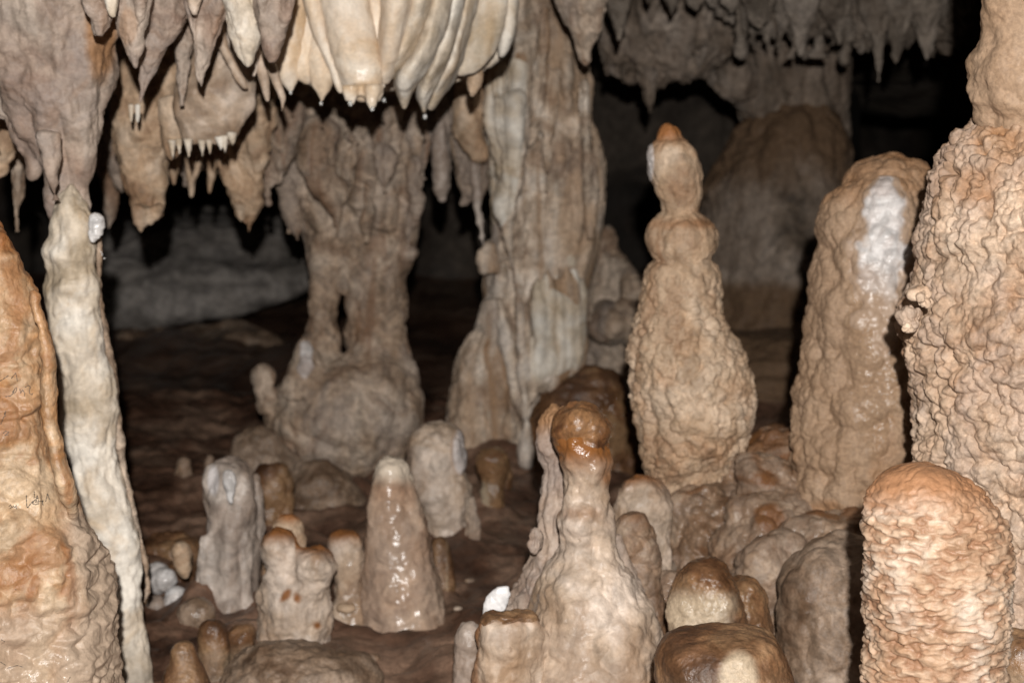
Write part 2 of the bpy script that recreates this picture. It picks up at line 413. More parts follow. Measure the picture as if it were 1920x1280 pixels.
# ------------------------------------------------------------------ the setting
def floor_z(x, y):
    P = np.stack([x, y, np.zeros_like(x)], 1)
    z = 0.035 * np.maximum(y - 2.7, 0) - 0.25 * np.maximum(2.76 - y, 0) + 0.035 * fbm(P * 1.7, 4, 3) + 0.014 * fbm(P * 9, 3, 5)
    z = z + 0.022 * (dome(P * np.array([1, 0.8, 1]), 0.12, 7) - 0.4) + 0.008 * (dome(P, 0.045, 9) - 0.4)
    for bx, by, br in BASES:
        d2 = ((x - bx) ** 2 + (y - by) ** 2) / (br * 1.45) ** 2
        z = z + 0.022 * np.exp(-d2 ** 2) * (0.7 + 0.6 * perlin(P * 14, 8))
    return z + 0.25 * sm(0.5, 1.6, x) * sm(2.0, 3.2, y) * sm(7, 4.5, y) + 0.005 * fbm(P * 26, 3, 6)
def ceil_z(x, y):
    P = np.stack([x, y, np.zeros_like(x)], 1)
    base = np.interp(y, [-2, 2.4, 3.4, 4.2, 5.2, 6.5, 8.5, 12], [1.6, 1.40, 1.36, 1.33, 1.30, 1.13, 0.90, 0.9])
    return base + 0.05 * fbm(P * 2.3, 4, 11) - 0.03 * np.clip(ridged(P * 4.5, 3, 14), 0, 2)
def sheet(name, zf, xs, ys, m):
    X, Yg = np.meshgrid(xs, ys)
    V = np.stack([X.ravel(), Yg.ravel(), zf(X.ravel(), Yg.ravel())], 1)
    nx, ny = len(xs), len(ys)
    i, j = np.meshgrid(np.arange(nx - 1), np.arange(ny - 1))
    a = (j * nx + i).ravel()
    fs = np.stack([a, a + 1, a + nx + 1, a + nx], 1).tolist()
    return tag(link(name, newmesh(name, V, fs), m, base=(0, 0, 0)), kind='structure')
def grade(a, b, c, d, n0, n1):
    return np.unique(np.concatenate([np.linspace(a, b, n0), np.linspace(b, c, n1), np.linspace(c, d, n0)]))
sheet('ceiling', ceil_z, grade(-4.5, -1.5, 1.6, 4.5, 30, 170), grade(-2.2, 2.4, 6.2, 14, 40, 190), M['ceil'])
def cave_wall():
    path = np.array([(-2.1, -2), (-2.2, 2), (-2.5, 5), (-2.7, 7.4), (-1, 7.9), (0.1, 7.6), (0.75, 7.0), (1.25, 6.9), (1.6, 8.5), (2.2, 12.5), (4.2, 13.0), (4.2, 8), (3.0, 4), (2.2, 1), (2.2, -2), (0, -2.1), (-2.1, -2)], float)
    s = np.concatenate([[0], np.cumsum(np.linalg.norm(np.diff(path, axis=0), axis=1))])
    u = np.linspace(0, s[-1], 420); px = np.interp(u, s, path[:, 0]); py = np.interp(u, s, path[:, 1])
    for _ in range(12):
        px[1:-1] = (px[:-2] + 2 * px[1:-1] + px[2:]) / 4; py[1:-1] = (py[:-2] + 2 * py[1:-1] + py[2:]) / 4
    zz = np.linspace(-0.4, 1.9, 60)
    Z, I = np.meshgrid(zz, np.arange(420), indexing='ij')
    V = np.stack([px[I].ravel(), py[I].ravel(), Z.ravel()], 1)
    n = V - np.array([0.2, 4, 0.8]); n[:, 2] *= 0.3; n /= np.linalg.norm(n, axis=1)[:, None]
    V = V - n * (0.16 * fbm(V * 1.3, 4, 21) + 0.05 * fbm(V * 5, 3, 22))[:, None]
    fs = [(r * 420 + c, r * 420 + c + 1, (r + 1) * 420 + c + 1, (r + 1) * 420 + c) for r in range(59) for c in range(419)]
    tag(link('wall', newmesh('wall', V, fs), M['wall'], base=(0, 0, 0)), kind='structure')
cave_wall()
# ------------------------------------------------------------------ relief recipes (metres)
def stretch(P, sx, sz):
    return P * np.array([sx, sx, sz], np.float32)
def d_soft(a=0.006, s=12, seed=0):
    return lambda P: a * fbm(P * s, 4, seed) + 0.25 * a * fbm(P * s * 5, 3, seed + 9)
def d_lumpy(a=0.008, size=0.035, seed=0):
    return lambda P: a * (dome(P, size, seed) - 0.45) + 0.4 * a * (dome(P, size * 0.42, seed + 3) - 0.4) + 0.6 * a * fbm(P * 10, 3, seed + 6) + 0.12 * a * fbm(P * 130, 2, seed + 8)
def d_flute(a=0.012, sx=26, sz=3.2, seed=0, rough=0.3):
    def f(P):
        Q = warp(P, 4, 0.02, seed + 40)
        return a * (np.abs(perlin(stretch(Q, sx, sz), seed)) * 2.2 - 0.7) + a * 0.5 * fbm(stretch(Q, sx * 2.3, sz * 3), 3, seed + 2) + rough * a * fbm(P * 60, 3, seed + 5) + 0.6 * a * fbm(P * 7, 3, seed + 7)
    return f
def cap(top, bottom):                                   # 1 at photo row top, fading to 0 at row bottom
    return lambda P, px, py: np.clip(1 - (py - top) / (bottom - top), 0, 1)
def spot_(x, y, rx, ry, soft=0.5):
    return lambda P, px, py: np.clip((1.0 - np.sqrt(((px - x) / rx) ** 2 + ((py - y) / ry) ** 2)) / soft, 0, 1)
ONE = lambda P, px, py: np.ones(len(P))
G_STAL = 'stalagmites growing from the cave floor'
G_TITE = 'stalactites hanging over the left side of the cave'
G_BACK = 'small stalactites along the rear ceiling'

def item(name, label, cat, solids, m, Y, group=None, **kw):
    return tag(rock(name, solids, m, Y, **kw), label, cat, group)

# ================================================================== right: the big knobbly column
c0 = at(1990, 1280, 2.08)
col = thing('limestone_column', (c0[0], c0[1], 0.0), 'massive pale tan column covered in popcorn nodules along the right edge', 'column', None)
def pop(P):
    lo = perlin(P * 7, 77)
    smooth_ = sm(0.0, 0.5, lo + 0.35 * sm(0.95, 1.05, P[:, 2]))
    a = dome(P, 0.029, 1, 0.4); b = dome(P, 0.0145, 2, 0.4); c = dome(P, 0.0075, 3, 0.3)
    return ((0.0165 - 0.006 * smooth_) * (a - 0.55) + (0.0105 - 0.006 * smooth_) * (b - 0.5) + (0.0030 - 0.001 * smooth_) * (c - 0.4) + 0.014 * fbm(P * 6, 3, 5) - 0.004 + 0.0007 * fbm(P * 220, 2, 8))
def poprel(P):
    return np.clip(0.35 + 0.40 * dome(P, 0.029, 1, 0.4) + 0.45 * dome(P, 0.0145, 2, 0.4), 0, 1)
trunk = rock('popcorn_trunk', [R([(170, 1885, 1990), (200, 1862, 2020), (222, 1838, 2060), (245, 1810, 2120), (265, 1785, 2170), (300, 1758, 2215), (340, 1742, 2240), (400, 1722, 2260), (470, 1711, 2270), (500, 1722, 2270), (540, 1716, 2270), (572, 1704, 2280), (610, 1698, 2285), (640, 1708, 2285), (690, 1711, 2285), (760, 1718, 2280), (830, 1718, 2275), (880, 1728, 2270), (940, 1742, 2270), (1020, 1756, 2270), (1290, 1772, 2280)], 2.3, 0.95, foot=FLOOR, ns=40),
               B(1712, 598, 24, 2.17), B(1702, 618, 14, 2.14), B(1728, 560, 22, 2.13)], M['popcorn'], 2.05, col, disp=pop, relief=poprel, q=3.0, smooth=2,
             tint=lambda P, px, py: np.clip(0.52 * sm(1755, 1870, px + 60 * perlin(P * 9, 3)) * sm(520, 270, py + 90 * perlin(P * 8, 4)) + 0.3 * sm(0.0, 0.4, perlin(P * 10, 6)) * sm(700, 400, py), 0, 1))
rock('upper_bulge', [R([(-260, 1850, 2120), (-20, 1845, 2080), (60, 1845, 2050), (105, 1832, 2040), (150, 1820, 2030), (190, 1820, 2020), (222, 1832, 2010), (250, 1850, 2000)], 2.27, 0.95, hang=CEIL, ns=36)],
     M['popcorn'], 2.05, col, disp=lambda P: 0.011 * fbm(P * 13, 3, 31) + 0.007 * (dome(P, 0.045, 32) - 0.4) + 0.0025 * (dome(P, 0.016, 33) - 0.4) + 0.0006 * fbm(P * 200, 2, 3), q=3.4)

# ================================================================== right: rippled stalagmite
def rip(P):
    c1 = at(1755, 1100, 1.83)
    th = np.arctan2(P[:, 0] - c1[0], -(P[:, 1] - c1[1])) * 0.075
    Q = np.stack([th * 62, P[:, 2] * 150, np.zeros(len(P))], 1)
    Q = Q + 0.75 * np.stack([fbm(Q * 0.8, 2, 51), 0.9 * fbm(Q * 0.8, 2, 54), np.zeros(len(P))], 1)
    r = np.clip(1 - (worley(Q, 6) / 0.8) ** 2, -0.1, 1)
    return r
zc = at(1755, 985, 1.7)[2]
ripa = lambda P: 0.18 + 0.82 * sm(zc + 0.035, zc - 0.03, P[:, 2] + 0.012 * perlin(P * 30, 9))
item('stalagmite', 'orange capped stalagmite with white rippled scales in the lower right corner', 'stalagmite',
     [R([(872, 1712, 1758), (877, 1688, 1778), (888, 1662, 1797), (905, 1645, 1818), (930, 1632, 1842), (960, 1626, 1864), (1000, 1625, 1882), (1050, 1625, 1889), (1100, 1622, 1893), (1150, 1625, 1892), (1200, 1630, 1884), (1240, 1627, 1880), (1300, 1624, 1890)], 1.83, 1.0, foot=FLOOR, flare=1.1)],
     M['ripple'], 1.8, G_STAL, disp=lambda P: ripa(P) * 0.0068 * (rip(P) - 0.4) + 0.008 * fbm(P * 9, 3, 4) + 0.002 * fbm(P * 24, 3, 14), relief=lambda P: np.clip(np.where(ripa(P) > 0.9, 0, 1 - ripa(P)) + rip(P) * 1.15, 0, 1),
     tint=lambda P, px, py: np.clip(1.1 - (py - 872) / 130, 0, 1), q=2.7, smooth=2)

# ================================================================== right: stalagmite with white wet top
wt = thing('stalagmite', at(1610, 1010, 2.75), 'broad rough stalagmite with a glistening white streak from its top', 'stalagmite', G_STAL)
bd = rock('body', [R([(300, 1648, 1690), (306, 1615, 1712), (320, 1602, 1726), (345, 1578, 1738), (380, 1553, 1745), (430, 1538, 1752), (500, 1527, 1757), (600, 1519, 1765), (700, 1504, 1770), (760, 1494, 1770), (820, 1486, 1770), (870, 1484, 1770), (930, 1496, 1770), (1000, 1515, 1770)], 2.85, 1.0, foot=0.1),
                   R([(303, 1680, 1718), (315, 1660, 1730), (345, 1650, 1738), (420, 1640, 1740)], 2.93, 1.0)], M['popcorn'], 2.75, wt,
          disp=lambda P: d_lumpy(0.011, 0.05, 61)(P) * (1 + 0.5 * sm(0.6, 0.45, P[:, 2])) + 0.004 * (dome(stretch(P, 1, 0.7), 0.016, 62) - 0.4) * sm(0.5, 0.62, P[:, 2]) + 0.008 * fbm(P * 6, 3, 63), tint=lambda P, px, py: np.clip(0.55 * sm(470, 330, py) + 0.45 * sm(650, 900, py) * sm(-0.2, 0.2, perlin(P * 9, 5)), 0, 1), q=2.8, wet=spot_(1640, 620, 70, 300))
def wmask(P, px, py):
    cx = np.interp(py, [325, 360, 420, 520, 600, 660], [1658, 1658, 1658, 1652, 1655, 1650])
    hw = np.interp(py, [325, 345, 400, 470, 560, 640, 680], [28, 44, 68, 86, 80, 60, 34])
    return np.clip(1.55 - 1.6 * np.abs(px - cx) / hw + 0.5 * fbm(P * 28, 3, 66), 0, 1) * sm(322, 338, py) * sm(690, 560, py + 70 * perlin(P * 20, 68))
coat('white_streak', bd, wmask, M['snowpatch'], wt, up=0.0022, lump=lambda P: 0.0015 * fbm(P * 45, 3, 67), edge=lambda P, px, py: 0.55 * sm(400, 620, py))

# ================================================================== the tall slim stalagmite
ts = thing('stalagmite', at(1295, 935, 2.9), 'tall slim tan stalagmite with stacked bulges and a small orange tip', 'stalagmite', G_STAL)
tb = rock('body', [R([(228, 1245, 1257), (233, 1238, 1267), (245, 1233, 1274), (262, 1233, 1278), (285, 1233, 1280)], 2.98, 1.0),
       R([(256, 1246, 1272), (264, 1231, 1287), (278, 1221, 1301), (300, 1217, 1311), (330, 1222, 1316), (360, 1232, 1316), (388, 1242, 1307), (412, 1243, 1306)], 2.98, 1.0),
       R([(399, 1243, 1306), (407, 1229, 1322), (422, 1217, 1339), (445, 1212, 1346), (468, 1215, 1344), (484, 1228, 1334), (502, 1230, 1332)], 2.98, 1.0),
       R([(487, 1228, 1332), (495, 1217, 1344), (512, 1209, 1350), (545, 1207, 1348), (575, 1203, 1350), (600, 1197, 1356), (630, 1190, 1372), (665, 1185, 1392), (700, 1185, 1404), (750, 1189, 1409), (790, 1197, 1405), (830, 1204, 1392), (870, 1212, 1368), (910, 1222, 1335), (950, 1235, 1315)], 2.98, 1.0, foot=0.1)],
          M['tan'], 2.9, ts, disp=lambda P: d_lumpy(0.0085, 0.023, 71)(P) * (0.30 + 0.95 * sm(0.66, 0.50, P[:, 2])) + 0.0035 * (dome(stretch(P, 1, 0.6), 0.02, 73) - 0.45) + 0.004 * fbm(stretch(P, 30, 12), 3, 72), q=1.9, smooth=1,
          tint=lambda P, px, py: np.clip(1 - (py - 228) / 70, 0, 1) + 0.5 * np.exp(-((py - 420) / 20) ** 2) + 0.42 * sm(600, 720, py) * sm(-0.3, 0.3, perlin(P * 11, 4)))
coat('white_crescent', tb, lambda P, px, py: np.clip(1.5 - np.sqrt(((px - 1213) / 12) ** 2 + ((py - 303) / 44) ** 2), 0, 1), M['snowpatch'], ts, up=0.004, back=True, edge=lambda P, px, py: -0.6 + 0 * px)

# ================================================================== mounds at the right
item('nodular_mound', 'brown knobbly mound filling the ground between the tall stalagmites', 'rock mound',
     [R([(805, 1425, 1500), (832, 1385, 1535), (872, 1345, 1570), (925, 1310, 1600), (985, 1285, 1620), (1080, 1270, 1640), (1200, 1255, 1680)], 2.98, 0.9, foot=FLOOR, flare=1.1, ns=40),
      R([(905, 1275, 1355), (940, 1248, 1400), (1000, 1238, 1440), (1100, 1230, 1460), (1200, 1225, 1480)], 2.9, 0.9, foot=FLOOR),
      R([(940, 1395, 1500), (965, 1365, 1530), (1010, 1345, 1550), (1070, 1335, 1560), (1150, 1330, 1580)], 2.78, 0.8, foot=FLOOR), R([(960, 1500, 1620), (985, 1475, 1660), (1040, 1465, 1680)], 2.68, 0.8, foot=FLOOR), R([(1010, 1420, 1480), (1035, 1400, 1500), (1090, 1390, 1520), (1200, 1385, 1530)], 2.62, 0.8, foot=FLOOR), R([(1075, 1235, 1275), (1100, 1222, 1290), (1180, 1215, 1300)], 2.55, 0.8, foot=FLOOR), R([(860, 1400, 1470), (880, 1380, 1500), (930, 1370, 1510)], 2.85, 0.8)],
     M['nodular'], 2.8, smooth=10, disp=lambda P: d_lumpy(0.014, 0.045, 81)(P) + 0.014 * fbm(P * 9, 3, 80), wet=lambda P, px, py: sm(-0.1, 0.3, perlin(P * 12, 3)) * 0.8,
     tint=lambda P, px, py: np.clip(0.6 * sm(900, 820, py) + 0.7 * sm(0.1, 0.4, perlin(stretch(P, 11, 22), 7)), 0, 1))
item('stalagmite', 'low brown dome behind the mound between slim and white streaked stalagmites', 'stalagmite',
     [R([(797, 1440, 1475), (806, 1422, 1492), (830, 1405, 1510), (870, 1390, 1530), (950, 1380, 1540)], 3.3, 1.0, foot=0.0)], M['brown'], 3.2, G_STAL, disp=d_soft(0.008, 14, 82))
item('stalagmite', 'rounded cream stalagmite with tan top right of the bulbous foreground one', 'stalagmite',
     [R([(886, 1190, 1220), (893, 1170, 1236), (915, 1152, 1250), (950, 1145, 1258), (1000, 1142, 1262), (1060, 1145, 1266), (1150, 1150, 1270)], 2.75, 0.9, foot=FLOOR, flare=1.2)], M['cream'], 2.7, G_STAL, disp=d_soft(0.009, 15, 83),
     tint=lambda P, px, py: 0.8 * np.clip(1 - (py - 886) / 60, 0, 1))
item('rock', 'rough reddish tan rock leaning against the cream rounded stalagmite', 'rock',
     [R([(962, 1170, 1205), (972, 1155, 1216), (1000, 1148, 1226), (1040, 1150, 1234), (1090, 1160, 1240), (1140, 1180, 1250), (1200, 1195, 1262), (1260, 1200, 1270)], 2.5, 0.9, foot=FLOOR, flare=1.2)], M['nodular'], 2.5, disp=d_lumpy(0.006, 0.03, 84), tint=lambda P, px, py: 0.55 * sm(1010, 962, py))
item('boulder', 'smooth grey brown boulder in shadow left of the rippled stalagmite', 'boulder',
     [R([(1008, 1560, 1640), (1018, 1528, 1690), (1035, 1502, 1730), (1060, 1480, 1760), (1100, 1464, 1780), (1160, 1456, 1780), (1220, 1456, 1780), (1300, 1462, 1780)], 2.45, 0.75, foot=FLOOR)], M['boulder'], 2.35, disp=lambda P: 0.014 * fbm(P * 9, 4, 85) + 0.006 * (dome(P, 0.04, 86) - 0.4) + 0.001 * fbm(P * 90, 2, 3))
item('stalagmite', 'shiny brown topped stalagmite stub with a low right shoulder', 'stalagmite',
     [R([(1044, 1308, 1340), (1050, 1292, 1358), (1068, 1276, 1372), (1095, 1266, 1382), (1130, 1260, 1392), (1170, 1256, 1402), (1230, 1252, 1412)], 2.3, 1.0, foot=FLOOR),
      R([(1082, 1370, 1404), (1092, 1352, 1422), (1115, 1345, 1438), (1150, 1340, 1448), (1230, 1335, 1456)], 2.36, 1.0, foot=FLOOR)], M['brown'], 2.3, G_STAL, disp=d_soft(0.007, 17, 87),
     tint=lambda P, px, py: np.clip((py - 1078) / 70, 0, 0.8) * sm(1440, 1330, px + 20 * perlin(P * 25, 4)), wet=lambda P, px, py: sm(1180, 1120, py))
item('stalagmite', 'broad brown dome with a cream patch at the bottom edge', 'stalagmite',
     [R([(1176, 1320, 1388), (1182, 1278, 1420), (1192, 1250, 1442), (1208, 1232, 1456), (1230, 1225, 1466), (1262, 1228, 1482), (1310, 1236, 1500)], 1.98, 1.0, foot=FLOOR, flare=1.15)], M['brown'], 1.95, G_STAL, disp=d_soft(0.006, 12, 88),
     tint=lambda P, px, py: np.clip(1.2 - np.sqrt(((px - 1385) / 38) ** 2 + ((py - 1262) / 55) ** 2), 0, 1) + 0.35 * sm(1200, 1290, py))
item('stalagmite', 'brown stub peeking out at the right edge below the column', 'stalagmite',
     [R([(1188, 1890, 1940), (1200, 1872, 1975), (1230, 1862, 1990), (1310, 1862, 1990)], 2.0, 1.0, foot=FLOOR)], M['brown'], 1.9, G_STAL, disp=d_soft(0.006, 14, 89), tint=lambda P, px, py: 0.5 * sm(1200, 1280, py))

# ================================================================== foreground centre: double stalagmite
db = thing('stalagmite', at(1100, 1290, 2.3), 'bulbous double stalagmite with shiny orange brown head at front centre', 'stalagmite', G_STAL)
fr = rock('front_stem', [R([(766, 1072, 1110), (771, 1055, 1128), (785, 1042, 1138), (806, 1039, 1142), (818, 1043, 1138), (828, 1045, 1139), (845, 1046, 1148), (862, 1048, 1150), (876, 1056, 1148), (888, 1060, 1141), (905, 1056, 1141), (930, 1055, 1144), (944, 1053, 1143), (958, 1046, 1150), (978, 1043, 1152), (992, 1047, 1149), (1004, 1052, 1146), (1030, 1047, 1150), (1050, 1040, 1158), (1075, 1026, 1180), (1100, 1012, 1200), (1130, 1000, 1216), (1170, 990, 1232), (1220, 982, 1248), (1300, 968, 1268)], 2.35, 1.0, foot=FLOOR, flare=1.15)],
         M['cream'], 2.3, db, disp=lambda P: 0.008 * fbm(P * 18, 3, 91) + 0.006 * (dome(P, 0.032, 92) - 0.4) + 0.0012 * fbm(P * 90, 3, 93), q=2.7, smooth=2,
         tint=lambda P, px, py: np.clip(1.5 - (py - 768) / 105, 0, 1) + 0.5 * np.exp(-((py - 962) / 24) ** 2) * sm(-0.7, 0.1, perlin(P * 16, 6)) + 0.4 * np.exp(-((py - 905) / 25) ** 2) * sm(1110, 1135, px),
         wet=lambda P, px, py: sm(960, 860, py))
coat('brown_head', fr, lambda P, px, py: np.clip(1.4 - (py - 770) / 62 + 0.35 * fbm(P * 30, 3, 94), 0, 1), mat('shiny_brown_head', (0.16, 0.07, 0.03), (0.30, 0.15, 0.065), (0.44, 0.25, 0.12), 16, 0.4, 0.3, 0.5, stain=(0.09, 0.05, 0.03), stain_amt=0.6, spec=0.6), db, up=0.0018)
rock('rear_stem', [R([(760, 1040, 1062), (765, 1026, 1076), (780, 1015, 1088), (810, 1012, 1090), (850, 1014, 1090), (880, 1018, 1090), (930, 1012, 1090), (980, 1008, 1095), (1020, 1004, 1100), (1060, 990, 1110), (1100, 965, 1130), (1150, 940, 1150), (1220, 925, 1170), (1300, 915, 1180)], 2.5, 0.9, foot=FLOOR, flare=1.1),
                   B(1003, 1012, 17, 2.42, 1, 1, 1.7)], M['pinkish'], 2.45, db, disp=lambda P: d_flute(0.006, 40, 11, 95, 0.4)(P) + d_lumpy(0.003, 0.022, 96)(P), tint=lambda P, px, py: np.clip(1.2 - (py - 760) / 70, 0, 1))
rock('right_flank', [R([(1000, 1150, 1165), (1060, 1150, 1185), (1120, 1160, 1215), (1180, 1165, 1238), (1240, 1160, 1262), (1300, 1160, 1275)], 2.46, 0.9, foot=FLOOR)], M['pinkish'], 2.45, db, disp=d_lumpy(0.004, 0.02, 97))

sp = thing('broken_stalagmite', at(935, 1290, 2.2), 'broken stalagmite stump with flat dark top and cream sides', 'stalagmite', G_STAL)
def stump():
    sr = R([(1146, 915, 1000), (1156, 899, 1010), (1172, 894, 1010), (1200, 893, 1012), (1250, 892, 1012), (1310, 890, 1015)], 2.28, 0.75, foot=FLOOR)
    me = rock('stump', [sr, R([(1170, 960, 1010), (1200, 950, 1030), (1310, 945, 1040)], 2.3, 0.9, foot=FLOOR)], M['cream'], 2.25, sp, disp=lambda P: 0.009 * fbm(P * 20, 4, 98) + 0.003 * (dome(P, 0.03, 97) - 0.4), smooth=2, tint=lambda P, px, py: 0.75 * np.clip(1 - (py - 1150) / 45, 0, 1) * sm(-0.3, 0.2, perlin(P * 25, 2)) + 0.6 * sm(908, 893, px))
    return me
sto = stump()
coat('broken_top', sto, lambda P, px, py: np.clip(sm(1172, 1164, py + 5 * perlin(P * 70, 3) - 0.05 * (940 - px)), 0, 1), M['brown'], sp, up=0.001)
item('calcite_shard', 'white oval broken shard standing behind the stump', 'shard', [R([(1098, 932, 954), (1104, 917, 957), (1118, 907, 957), (1135, 903, 952), (1152, 902, 945), (1175, 903, 940)], 2.42, 0.35, foot=0.28)], M['snow'], 2.35, disp=d_soft(0.002, 25, 99), q=2.2)
item('stalagmite', 'narrow white and rust stained stub beside the broken stump', 'stalagmite', [R([(1165, 868, 888), (1172, 858, 900), (1195, 853, 905), (1240, 850, 905), (1310, 848, 905)], 2.4, 0.9, foot=FLOOR)], M['greywhite'], 2.35, G_STAL, disp=d_soft(0.005, 20, 100))

# ================================================================== mid-left stalagmite group
item('stalagmite', 'smooth wet pinkish cone with a pale rounded tip and glints', 'stalagmite',
     [R([(852, 722, 746), (857, 708, 760), (870, 700, 770), (895, 696, 777), (930, 691, 785), (975, 686, 798), (1030, 683, 812), (1090, 681, 824), (1140, 680, 832), (1180, 684, 837), (1215, 684, 842)], 2.98, 1.0, foot=-0.05)],
     M['wetpink'], 2.9, G_STAL, disp=lambda P: 0.007 * fbm(stretch(P, 14, 10), 3, 101) + 0.0022 * fbm(P * 60, 3, 102), wet=ONE, tint=lambda P, px, py: np.clip(1.2 - (py - 852) / 70, 0, 1))
bh = thing('stalagmite', at(840, 1060, 3.4), 'leaning cream stalagmite behind the wet pinkish cone', 'stalagmite', G_STAL)
bb = rock('body', [R([(794, 800, 838), (799, 785, 850), (815, 768, 860), (840, 758, 868), (870, 758, 874), (920, 768, 880), (970, 785, 888), (1020, 805, 893), (1075, 820, 895)], 3.45, 0.9, foot=-0.05)], M['cream'], 3.4, bh, disp=d_soft(0.011, 13, 103), tint=lambda P, px, py: 0.45 * sm(800, 760, px))
coat('white_side', bb, lambda P, px, py: np.clip(1.5 - np.sqrt(((px - 862) / 14) ** 2 + ((py - 845) / 38) ** 2), 0, 1), M['snowpatch'], bh, up=0.008, edge=lambda P, px, py: -0.5 + 0 * px)
rock('root_fringe', [R([(930, 868, 890), (980, 870, 902), (1040, 872, 903), (1080, 868, 900)], 3.4, 0.9, foot=-0.05)], M['greytan'], 3.4, bh, disp=d_flute(0.008, 30, 6, 104))
item('stalagmite', 'dark brown mushroom capped stalagmite with a pale stem', 'stalagmite',
     [R([(838, 910, 936), (846, 896, 950), (862, 890, 957), (880, 892, 957), (894, 900, 952), (904, 905, 945), (950, 900, 945), (1000, 897, 946), (1030, 894, 948)], 3.65, 1.0, foot=-0.05)], M['brown'], 3.6, G_STAL, disp=d_soft(0.007, 15, 105), tint=lambda P, px, py: 0.8 * sm(885, 915, py) * sm(930, 905, px), wet=ONE)
item('stalagmite', 'thin brown stalagmite hidden behind the mushroom capped one', 'stalagmite', [R([(850, 935, 950), (862, 926, 958), (900, 925, 960), (970, 925, 962), (1020, 922, 965)], 3.8, 1.0, foot=-0.05)], M['brown'], 3.7, G_STAL, disp=d_soft(0.006, 15, 106))
item('stalagmite', 'brown sliver of a stalagmite close behind the right side of the pinkish cone', 'stalagmite', [R([(1003, 812, 830), (1012, 804, 842), (1050, 800, 850), (1100, 800, 853), (1150, 800, 855)], 3.1, 1.0, foot=-0.05)], M['brown'], 3.1, G_STAL, disp=d_soft(0.005, 15, 107), tint=lambda P, px, py: 0.5 * np.exp(-((px - 838) / 6) ** 2))

gs = thing('stalagmite', at(430, 1165, 3.0), 'pale grey finger like stalagmite with a glossy nub at its top', 'stalagmite', G_STAL)
gb = rock('body', [R([(866, 408, 455), (871, 392, 468), (885, 384, 477), (910, 382, 482), (940, 386, 483), (970, 388, 484), (1010, 384, 482), (1050, 380, 484), (1100, 376, 486), (1160, 370, 492)], 3.05, 0.9, foot=-0.05),
                   R([(890, 468, 484), (900, 462, 492), (940, 464, 498), (990, 466, 500), (1040, 464, 498), (1090, 460, 494)], 3.1, 1.0),
                   R([(1000, 372, 384), (1030, 366, 392), (1090, 362, 392), (1160, 360, 395)], 3.02, 1.0, foot=-0.05)], M['greywhite'], 3.0, gs, disp=lambda P: d_flute(0.0075, 22, 8, 108, 0.15)(P) + 0.004 * fbm(P * 20, 2, 4), wet=lambda P, px, py: np.full(len(P), 0.4), tint=lambda P, px, py: 0.75 * spot_(400, 900, 16, 40)(P, px, py))
rock('glossy_nub', [R([(880, 422, 438), (886, 416, 444), (905, 416, 445), (925, 421, 442), (945, 427, 437)], 2.97, 0.9)], M['snow'], 2.9, gs, disp=d_soft(0.002, 25, 109))

tw = thing('stalagmite', at(552, 1230, 2.75), 'cream twin headed stalagmite with brown tops and rust spots', 'stalagmite', G_STAL)
tmat = M['cream']
twb = rock('body', [R([(1062, 520, 590), (1080, 502, 606), (1100, 492, 616), (1130, 487, 620), (1170, 484, 616), (1200, 482, 612), (1235, 476, 618)], 2.82, 0.95, foot=-0.08, flare=1.05),
      R([(995, 512, 536), (1000, 499, 549), (1012, 490, 559), (1028, 488, 563), (1045, 493, 561), (1060, 500, 557), (1080, 498, 562), (1110, 498, 562)], 2.8, 0.95),
      R([(1020, 575, 602), (1025, 559, 616), (1038, 549, 625), (1055, 546, 629), (1073, 549, 627), (1088, 556, 619), (1105, 554, 616), (1125, 556, 612)], 2.79, 0.95)], tmat, 2.75, tw, smooth=12, disp=d_soft(0.011, 13, 110),
           tint=lambda P, px, py: np.clip(np.maximum.reduce([np.where(px < 553, 1 - (py - 985) / 66, 1 - (py - 1008) / 66), 1.0 * spot_(535, 1110, 30, 15, 1.0)(P, px + 22 * perlin(P * 26, 3), py + 22 * perlin(P * 26, 4)), 1.0 * spot_(568, 1118, 22, 17, 1.0)(P, px + 22 * perlin(P * 26, 3), py + 22 * perlin(P * 26, 4)), 0.9 * spot_(592, 1172, 22, 16, 1.0)(P, px + 20 * perlin(P * 26, 3), py)]), 0, 1))
item('stalagmite', 'small tan knob peeking over the left head of the twin stalagmite', 'stalagmite', [R([(963, 528, 552), (969, 515, 564), (985, 510, 572), (1010, 508, 574), (1060, 505, 578)], 2.95, 0.9, foot=-0.05)], M['tan'], 2.9, G_STAL, disp=d_lumpy(0.006, 0.03, 113), tint=cap(955, 1000))
item('stalagmite', 'short cream stalagmite with tan cap between twin heads and pinkish cone', 'stalagmite', [R([(989, 640, 662), (994, 626, 674), (1010, 618, 682), (1035, 617, 684), (1060, 622, 682), (1090, 624, 682), (1150, 622, 686)], 2.98, 0.9, foot=-0.05)], M['cream'], 2.9, G_STAL, disp=d_soft(0.006, 16, 114), tint=cap(985, 1045), wet=lambda P, px, py: sm(1040, 1070, py))
G_KNOB = 'rounded pale calcite nodules beside the white column'
item('calcite_nodule', 'white rounded nodule nearest the white column, upper one of three', 'calcite nodule', [B(297, 1083, 30, 3.15, 0.95, 1, 1.05), B(312, 1085, 22, 3.13)], M['snow'], 3.1, G_KNOB, disp=d_soft(0.004, 18, 115), q=2.6)
item('calcite_nodule', 'white rounded nodule lower right of the other white one', 'calcite nodule', [B(332, 1124, 24, 3.05, 0.95, 1, 1.05), B(330, 1145, 22, 3.08)], M['snow'], 3.0, G_KNOB, disp=d_soft(0.004, 18, 116), q=2.6)
item('calcite_nodule', 'pinkish grey rounded nodule below the white nodules', 'calcite nodule', [B(294, 1138, 22, 3.05, 1, 1, 1.1)], M['greywhite'], 3.0, G_KNOB, disp=d_soft(0.004, 18, 117), q=2.6)
